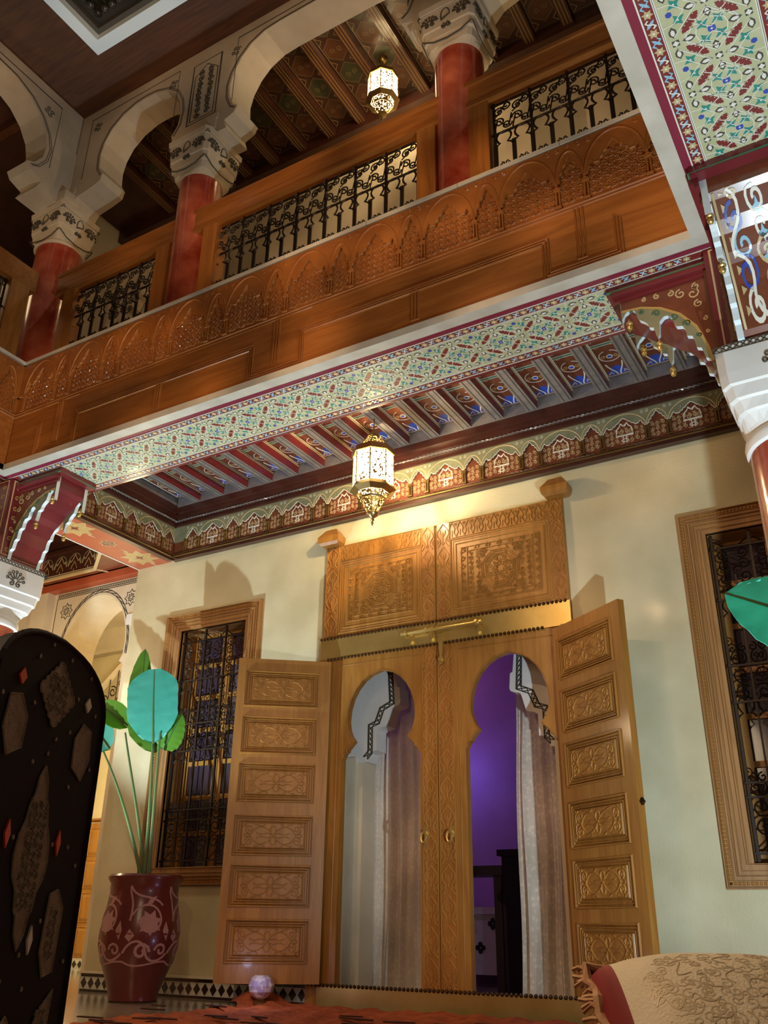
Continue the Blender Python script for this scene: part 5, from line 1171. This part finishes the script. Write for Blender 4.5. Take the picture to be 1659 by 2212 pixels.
stems=[((-5.02,5.12,.78),(-5.03,5.10,1.3),(-5.03,5.08,1.62),(-5.05,5.06,1.80)),((-4.98,5.12,.78),(-4.99,5.10,1.3),(-4.97,5.07,1.62),(-4.96,5.05,1.80)),((-5.03,5.13,.78),(-5.12,5.10,1.2),(-5.25,5.07,1.55),(-5.33,5.05,1.83)),((-5.05,5.12,.78),(-5.20,5.08,1.2),(-5.38,5.04,1.52),(-5.52,5.0,1.73))]
for s_ in stems:
    g=G(); g.tube(bez(*s_,n=14),.014,6,r1=.007); part('stem',g,[m_stem],pl,True)
bigleaf(pl,(-5.02,5.05,1.72),(-5.03,4.98,2.28),.20,(.45,-1,-.05),m_leaf,.02,.02,blunt=True)
bigleaf(pl,(-5.04,5.10,1.66),(-5.13,5.07,2.14),.175,(.45,-.9,.1),m_leaf2,.03,.05,blunt=True)
bigleaf(pl,(-5.18,5.05,1.85),(-5.24,5.06,2.49),.095,(.5,-.9,-.1),m_leaf2,.03,.05)
bigleaf(pl,(-5.28,5.03,1.86),(-5.62,5.0,2.08),.10,(.2,-1,.5),m_leaf2,.03,.05)
bigleaf(pl,(-5.42,5.0,1.70),(-5.80,4.97,2.06),.12,(.1,-1,.4),m_leaf,-.05,.03)
bigleaf(pl,(-4.97,5.12,1.68),(-4.84,5.14,1.94),.13,(.3,-1,.1),m_leaf2,.03,.03)
# plant at the right, mostly outside the picture
p2=thing('potted_plant','turquoise-green banana leaf reaching in from the right edge, in front of the window','plant',(.35,2.9,0))
g=G(); g.lathe((.35,2.9,0),pr,32); part('pot',g,[m_pot],p2,True)
g=G(); g.tube(bez((.35,2.9,.7),(.35,2.85,1.1),(.25,2.5,1.15),(.10,2.42,1.10),n=10),.012,6,r1=.007); part('stem',g,[m_stem],p2,True)
bigleaf(p2,(-.02,2.42,1.10),(-.372,2.40,1.305),.135,(-.25,-.85,.45),m_leaf,.04,.02)
# arched black panel with silver filigree (a tall chair back) close to the camera, left
A=Vector((-1.84,1.5,0)); U=Vector((-.41612,.90931,0)); BF=Fr(A,U,(0,0,1))
if BF.N.dot(-A)<0: BF=Fr(A,-U,(0,0,1)); bs=-1
else: bs=1
bp=thing('ornamental_screen','tall arched black-lacquered board inlaid with silver filigree and red stones, left foreground','screen',A)
pr_=[(-.30,0),(.30,0),(.30,.98)]+[(.30*cos(a)**.9 if cos(a)>0 else 0,.98+.155*sin(a)**.85) for a in [PI/2*i/10 for i in range(1,10)]]+[(0,1.137)]
pr_+=[(-x,z) for x,z in pr_[-2:1:-1]]
g=G(); g.poly(BF,pr_,-.04,0); g.stroke(BF,[p for p in pr_[1:]],.018,0,.008); part('back_board',g,[m_black],bp)
def fil(P,name='silver_plaque',curls=True,m=m_silver):
    g=G(); P=[(bs*x,z) for x,z in P]; g.poly(BF,P,0,.003); g.stroke(BF,P,.005,.003,.006,closed=True)
    if curls:
        x0,x1=min(p[0] for p in P),max(p[0] for p in P); z0,z1=min(p[1] for p in P),max(p[1] for p in P); cx,cz=(x0+x1)/2,(z0+z1)/2
        scrollfill(g,BF,cx-(x1-x0)*.28,cz-(z1-z0)*.30,cx+(x1-x0)*.28,cz+(z1-z0)*.30,.022,.0035,.003,.006,n=8)
    return part(name,g,[m],bp)
def scal(P,n=5,d=.006):
    R=[]
    for i in range(len(P)):
        a,b=P[i],P[(i+1)%len(P)]; dx,dy=b[0]-a[0],b[1]-a[1]; l=math.hypot(dx,dy)
        for k in range(n*2): t=k/(n*2); o=d if k%2 else 0; R.append((a[0]+dx*t+dy/l*o,a[1]+dy*t-dx/l*o))
    return R
fil(scal([(0,.925),(.095,1.005),(0,1.085),(-.095,1.005)]))
for s in (-1,1):
    fil([(s*x,z) for x,z in [(.20,.825),(.14,.85),(.135,.92),(.175,.965),(.225,.955),(.235,.88)]],curls=False)
    fil([(s*x,z) for x,z in [(.15,.37),(.12,.42),(.13,.55),(.17,.56),(.21,.52),(.20,.38)]],curls=True)
    fil([(s*x,z) for x,z in [(.13,.18),(.12,.24),(.16,.30),(.22,.34),(.21,.24),(.17,.22)]],curls=True)
fil([(0,.83),(.022,.80),(.03,.76),(.045,.74),(.055,.70),(.075,.67),(.085,.62),(.075,.58),(.05,.55),(.042,.51),(.030,.50),(.022,.46),(0,.43),(-.022,.46),(-.030,.50),(-.042,.51),(-.05,.55),(-.075,.58),(-.085,.62),(-.075,.67),(-.055,.70),(-.045,.74),(-.03,.76),(-.022,.80)])
fil(scal([(0,.12),(.06,.20),(0,.30),(-.06,.20)],3))
def stone(x,z,m,r=.018,h=1.0):
    g=G(); x*=bs; g.poly(BF,[(x-r*.9,z),(x,z-r*h),(x+r*.9,z),(x,z+r*h)],0,.005); part('stone_inlay',g,[m],bp)
stone(-.186,1.005,m_red,.020); stone(.186,1.018,m_bone,.020); stone(.13,.665,m_red,.014,2.2); stone(-.13,.665,m_red,.014,2.2); stone(.06,.45,m_bone,.014,2.2)
for x,z in ((.05,1.105),(-.12,1.07),(.18,1.09),(-.06,1.115),(.12,1.02),(-.11,.96),(.03,.90),(.10,.93),(.0,.86),(-.07,.83),(.14,.80),(.25,.86),(.24,1.00),(-.25,.75),(.25,.62),(.10,.66),(.19,.66),(-.10,.66),(.10,.49),(.02,.42),(-.05,.37),(.06,.35),(.26,.40),(-.26,.95)):
    g=G(); g.poly(BF,circ(bs*x,z,.0055,8),0,.004); part('stud',g,[m_silver],bp)
# cushions
def cushion(label,c,rx,ry,rz_,th,rot,tilt,m,trim,pattern=True,grp=None):
    t=thing('cushion',label,'cushion',c,grp); R=Matrix.Rotation(rot,3,'Z')@Matrix.Rotation(tilt,3,'X'); C=Vector(c)
    n=26; vs=[]; 
    def sh(u,v): 
        e=max(0,(1-abs(u)**2.6)*(1-abs(v)**2.6)); pin=1-.10*(1-abs(u))*abs(v)**3*1.0; pin2=1-.10*(1-abs(v))*abs(u)**3
        return u*rx*pin2,v*ry*pin,th*e**.55
    for s in (1,-1):
        for i in range(n+1):
            for j in range(n+1):
                x,y,z=sh(-1+2*i/n,-1+2*j/n); vs.append(C+R@Vector((x,y,s*z)))
    N=(n+1)**2; fs=[(i*(n+1)+j,(i+1)*(n+1)+j,(i+1)*(n+1)+j+1,i*(n+1)+j+1) for i in range(n) for j in range(n)]
    g=G(); rim=lambda q:(q//n)/n<.07 or (q//n)/n>.93 or (q%n)/n<.07 or (q%n)/n>.93
    g.add(vs[:N],fs); g.add(vs[N:],[tuple(reversed(f)) for f in fs],1 if trim else 0)
    if trim:
        for q in range(n*n): g.m[q]=1 if rim(q) else 0
    part('cover',g,[m,m_velvet],t,True)
    if pattern:
        class CF:
            def p(s_,u,v,k=0): x,y,z=sh(u,v); return C+R@Vector((x,y,z+k))
        g=G(); F=CF()
        for (x,y,r,k) in [(random.uniform(-.62,.62),random.uniform(-.62,.62),random.uniform(.04,.08),random.choice((-1,1))) for _ in range(190)]:
            g.stroke(F,spiral(x,y,r,random.uniform(0,6),1.1,k,10),.012,.0000,.0003,ridge=False)
        for k in range(8):
            a=k*PI/4
            for r0 in (.15,.42): g.stroke(F,bez((r0*cos(a),r0*sin(a)),((r0+.2)*cos(a+.5),(r0+.2)*sin(a+.5)),((r0+.2)*cos(a-.5),(r0+.2)*sin(a-.5)),((r0+.22)*cos(a),(r0+.22)*sin(a)),12),.012,0,.0006,ridge=False)
        part('brocade_pattern',g,[m_cushp],t)
    if trim:
        g=G(); E=[]
        for i in range(60):
            a=i/60*4; k=int(a); f=a-k; u,v=[(-1+2*f,-1),(1,-1+2*f),(1-2*f,1),(-1,1-2*f)][k]; x,y,z=sh(u,v); E.append((x,y))
        rope=[C+R@Vector((x*1.01+.004*cos(i*2),y*1.01,.006*sin(i*2))) for i,(x,y) in enumerate(E)]
        g.tube(rope,.008,6,closed=True)
        for i in range(0,180):
            a=Vector(E[i//3]); b=Vector(E[(i//3+1)%60]); q=a+(b-a)*((i%3)/3); x,y=q; d=Vector((x,y,0)).normalized()*(.024+.008*sin(i*2.3)); g.tube([C+R@Vector((x,y,0)),C+R@(Vector((x,y,-.004+.006*sin(i)))+d*.6),C+R@(Vector((x,y,-.014))+d)],.0030,4)
        part('fringe',g,[m_tassel],t)
    return t
cushion('large beige brocade cushion with crimson back and tasselled edge, bottom right corner',(-.285,1.38,.338),.165,.165,0,.095,.45,.62,m_cush,True)
cushion('crimson velvet cushion behind the brocade cushion at the right edge',(-.16,1.80,.36),.17,.16,0,.08,.2,.4,m_velvet,False,pattern=False)
g=G(); 
for i,(a,b) in enumerate((((-.75,.9,0),(.6,1.9,.20)),)): g.box(a,b)
so=thing('low_sofa','low red banquette under the cushions, below the picture','sofa',(-.1,1.4,0)); part('base',g,[m_velvet],so)
# carpet
g=G(); nx,ny=90,60; vs=[]
def ce_(x,y): return 0
for j in range(ny+1):
    for i in range(nx+1):
        u=i/nx; v=j/ny; far=5.44+.015*sin(u*31); y=2.6+(far-2.6)*v; x=-4.06-.25*math.exp(-((y-5.35)/.16)**2)*(1-u)+.02*sin(y*19)*(1-u)+3.1*u
        z=.018+.007*sin(x*26+y*9)+.006*sin(y*41+x*5)+random.uniform(0,.005)
        b=math.exp(-((x+4.12)**2/.016+(y-5.38)**2/.02))*.085; vs.append((x,y,max(.004,z+b)))
g.add(vs,[(j*(nx+1)+i,j*(nx+1)+i+1,(j+1)*(nx+1)+i+1,(j+1)*(nx+1)+i) for j in range(ny) for i in range(nx)])
ct=part('carpet',g,[m_carpet],None,True); tag(ct,'rust-orange shaggy carpet on the floor in front of the great door','carpet')
for k in range(60):
    g=G()
    x=random.uniform(-4.3,-1.2); y=random.uniform(3.2,4.9); a=random.uniform(-.3,.3); w_=random.uniform(.04,.12)
    g.poly(Fr((x,y,.034),(cos(a),sin(a),0),(-sin(a),cos(a),0)),[(-w_,-.012),(0,-.02),(w_,-.010),(w_*.8,.012),(0,.018),(-w_*.9,.01)],0,.006)
    part('woven_motif',g,[m_carpd],ct)
# glinting mosaic lamp on the floor below the left leaf
g=G(); g.lathe((-4.00,5.24,.02),[(.02,.03),(.05,.045),(.078,.075),(.085,.11),(.07,.15),(.04,.17)],12); t=thing('mosaic_lamp','small round mosaic-glass floor lamp glinting under the open left leaf','lamp',(-4.00,5.24,.02)); part('glass_shade',g,[m_mosaic],t)
g=G(); g.lathe((-4.00,5.24,.02),[(.05,0),(.05,.015),(.02,.032)],12); part('base',g,[m_brassd],t)
light('floor_lamp_glint','POINT',(-3.9,4.95,.25),1.2,(.65,.65,1),.03)
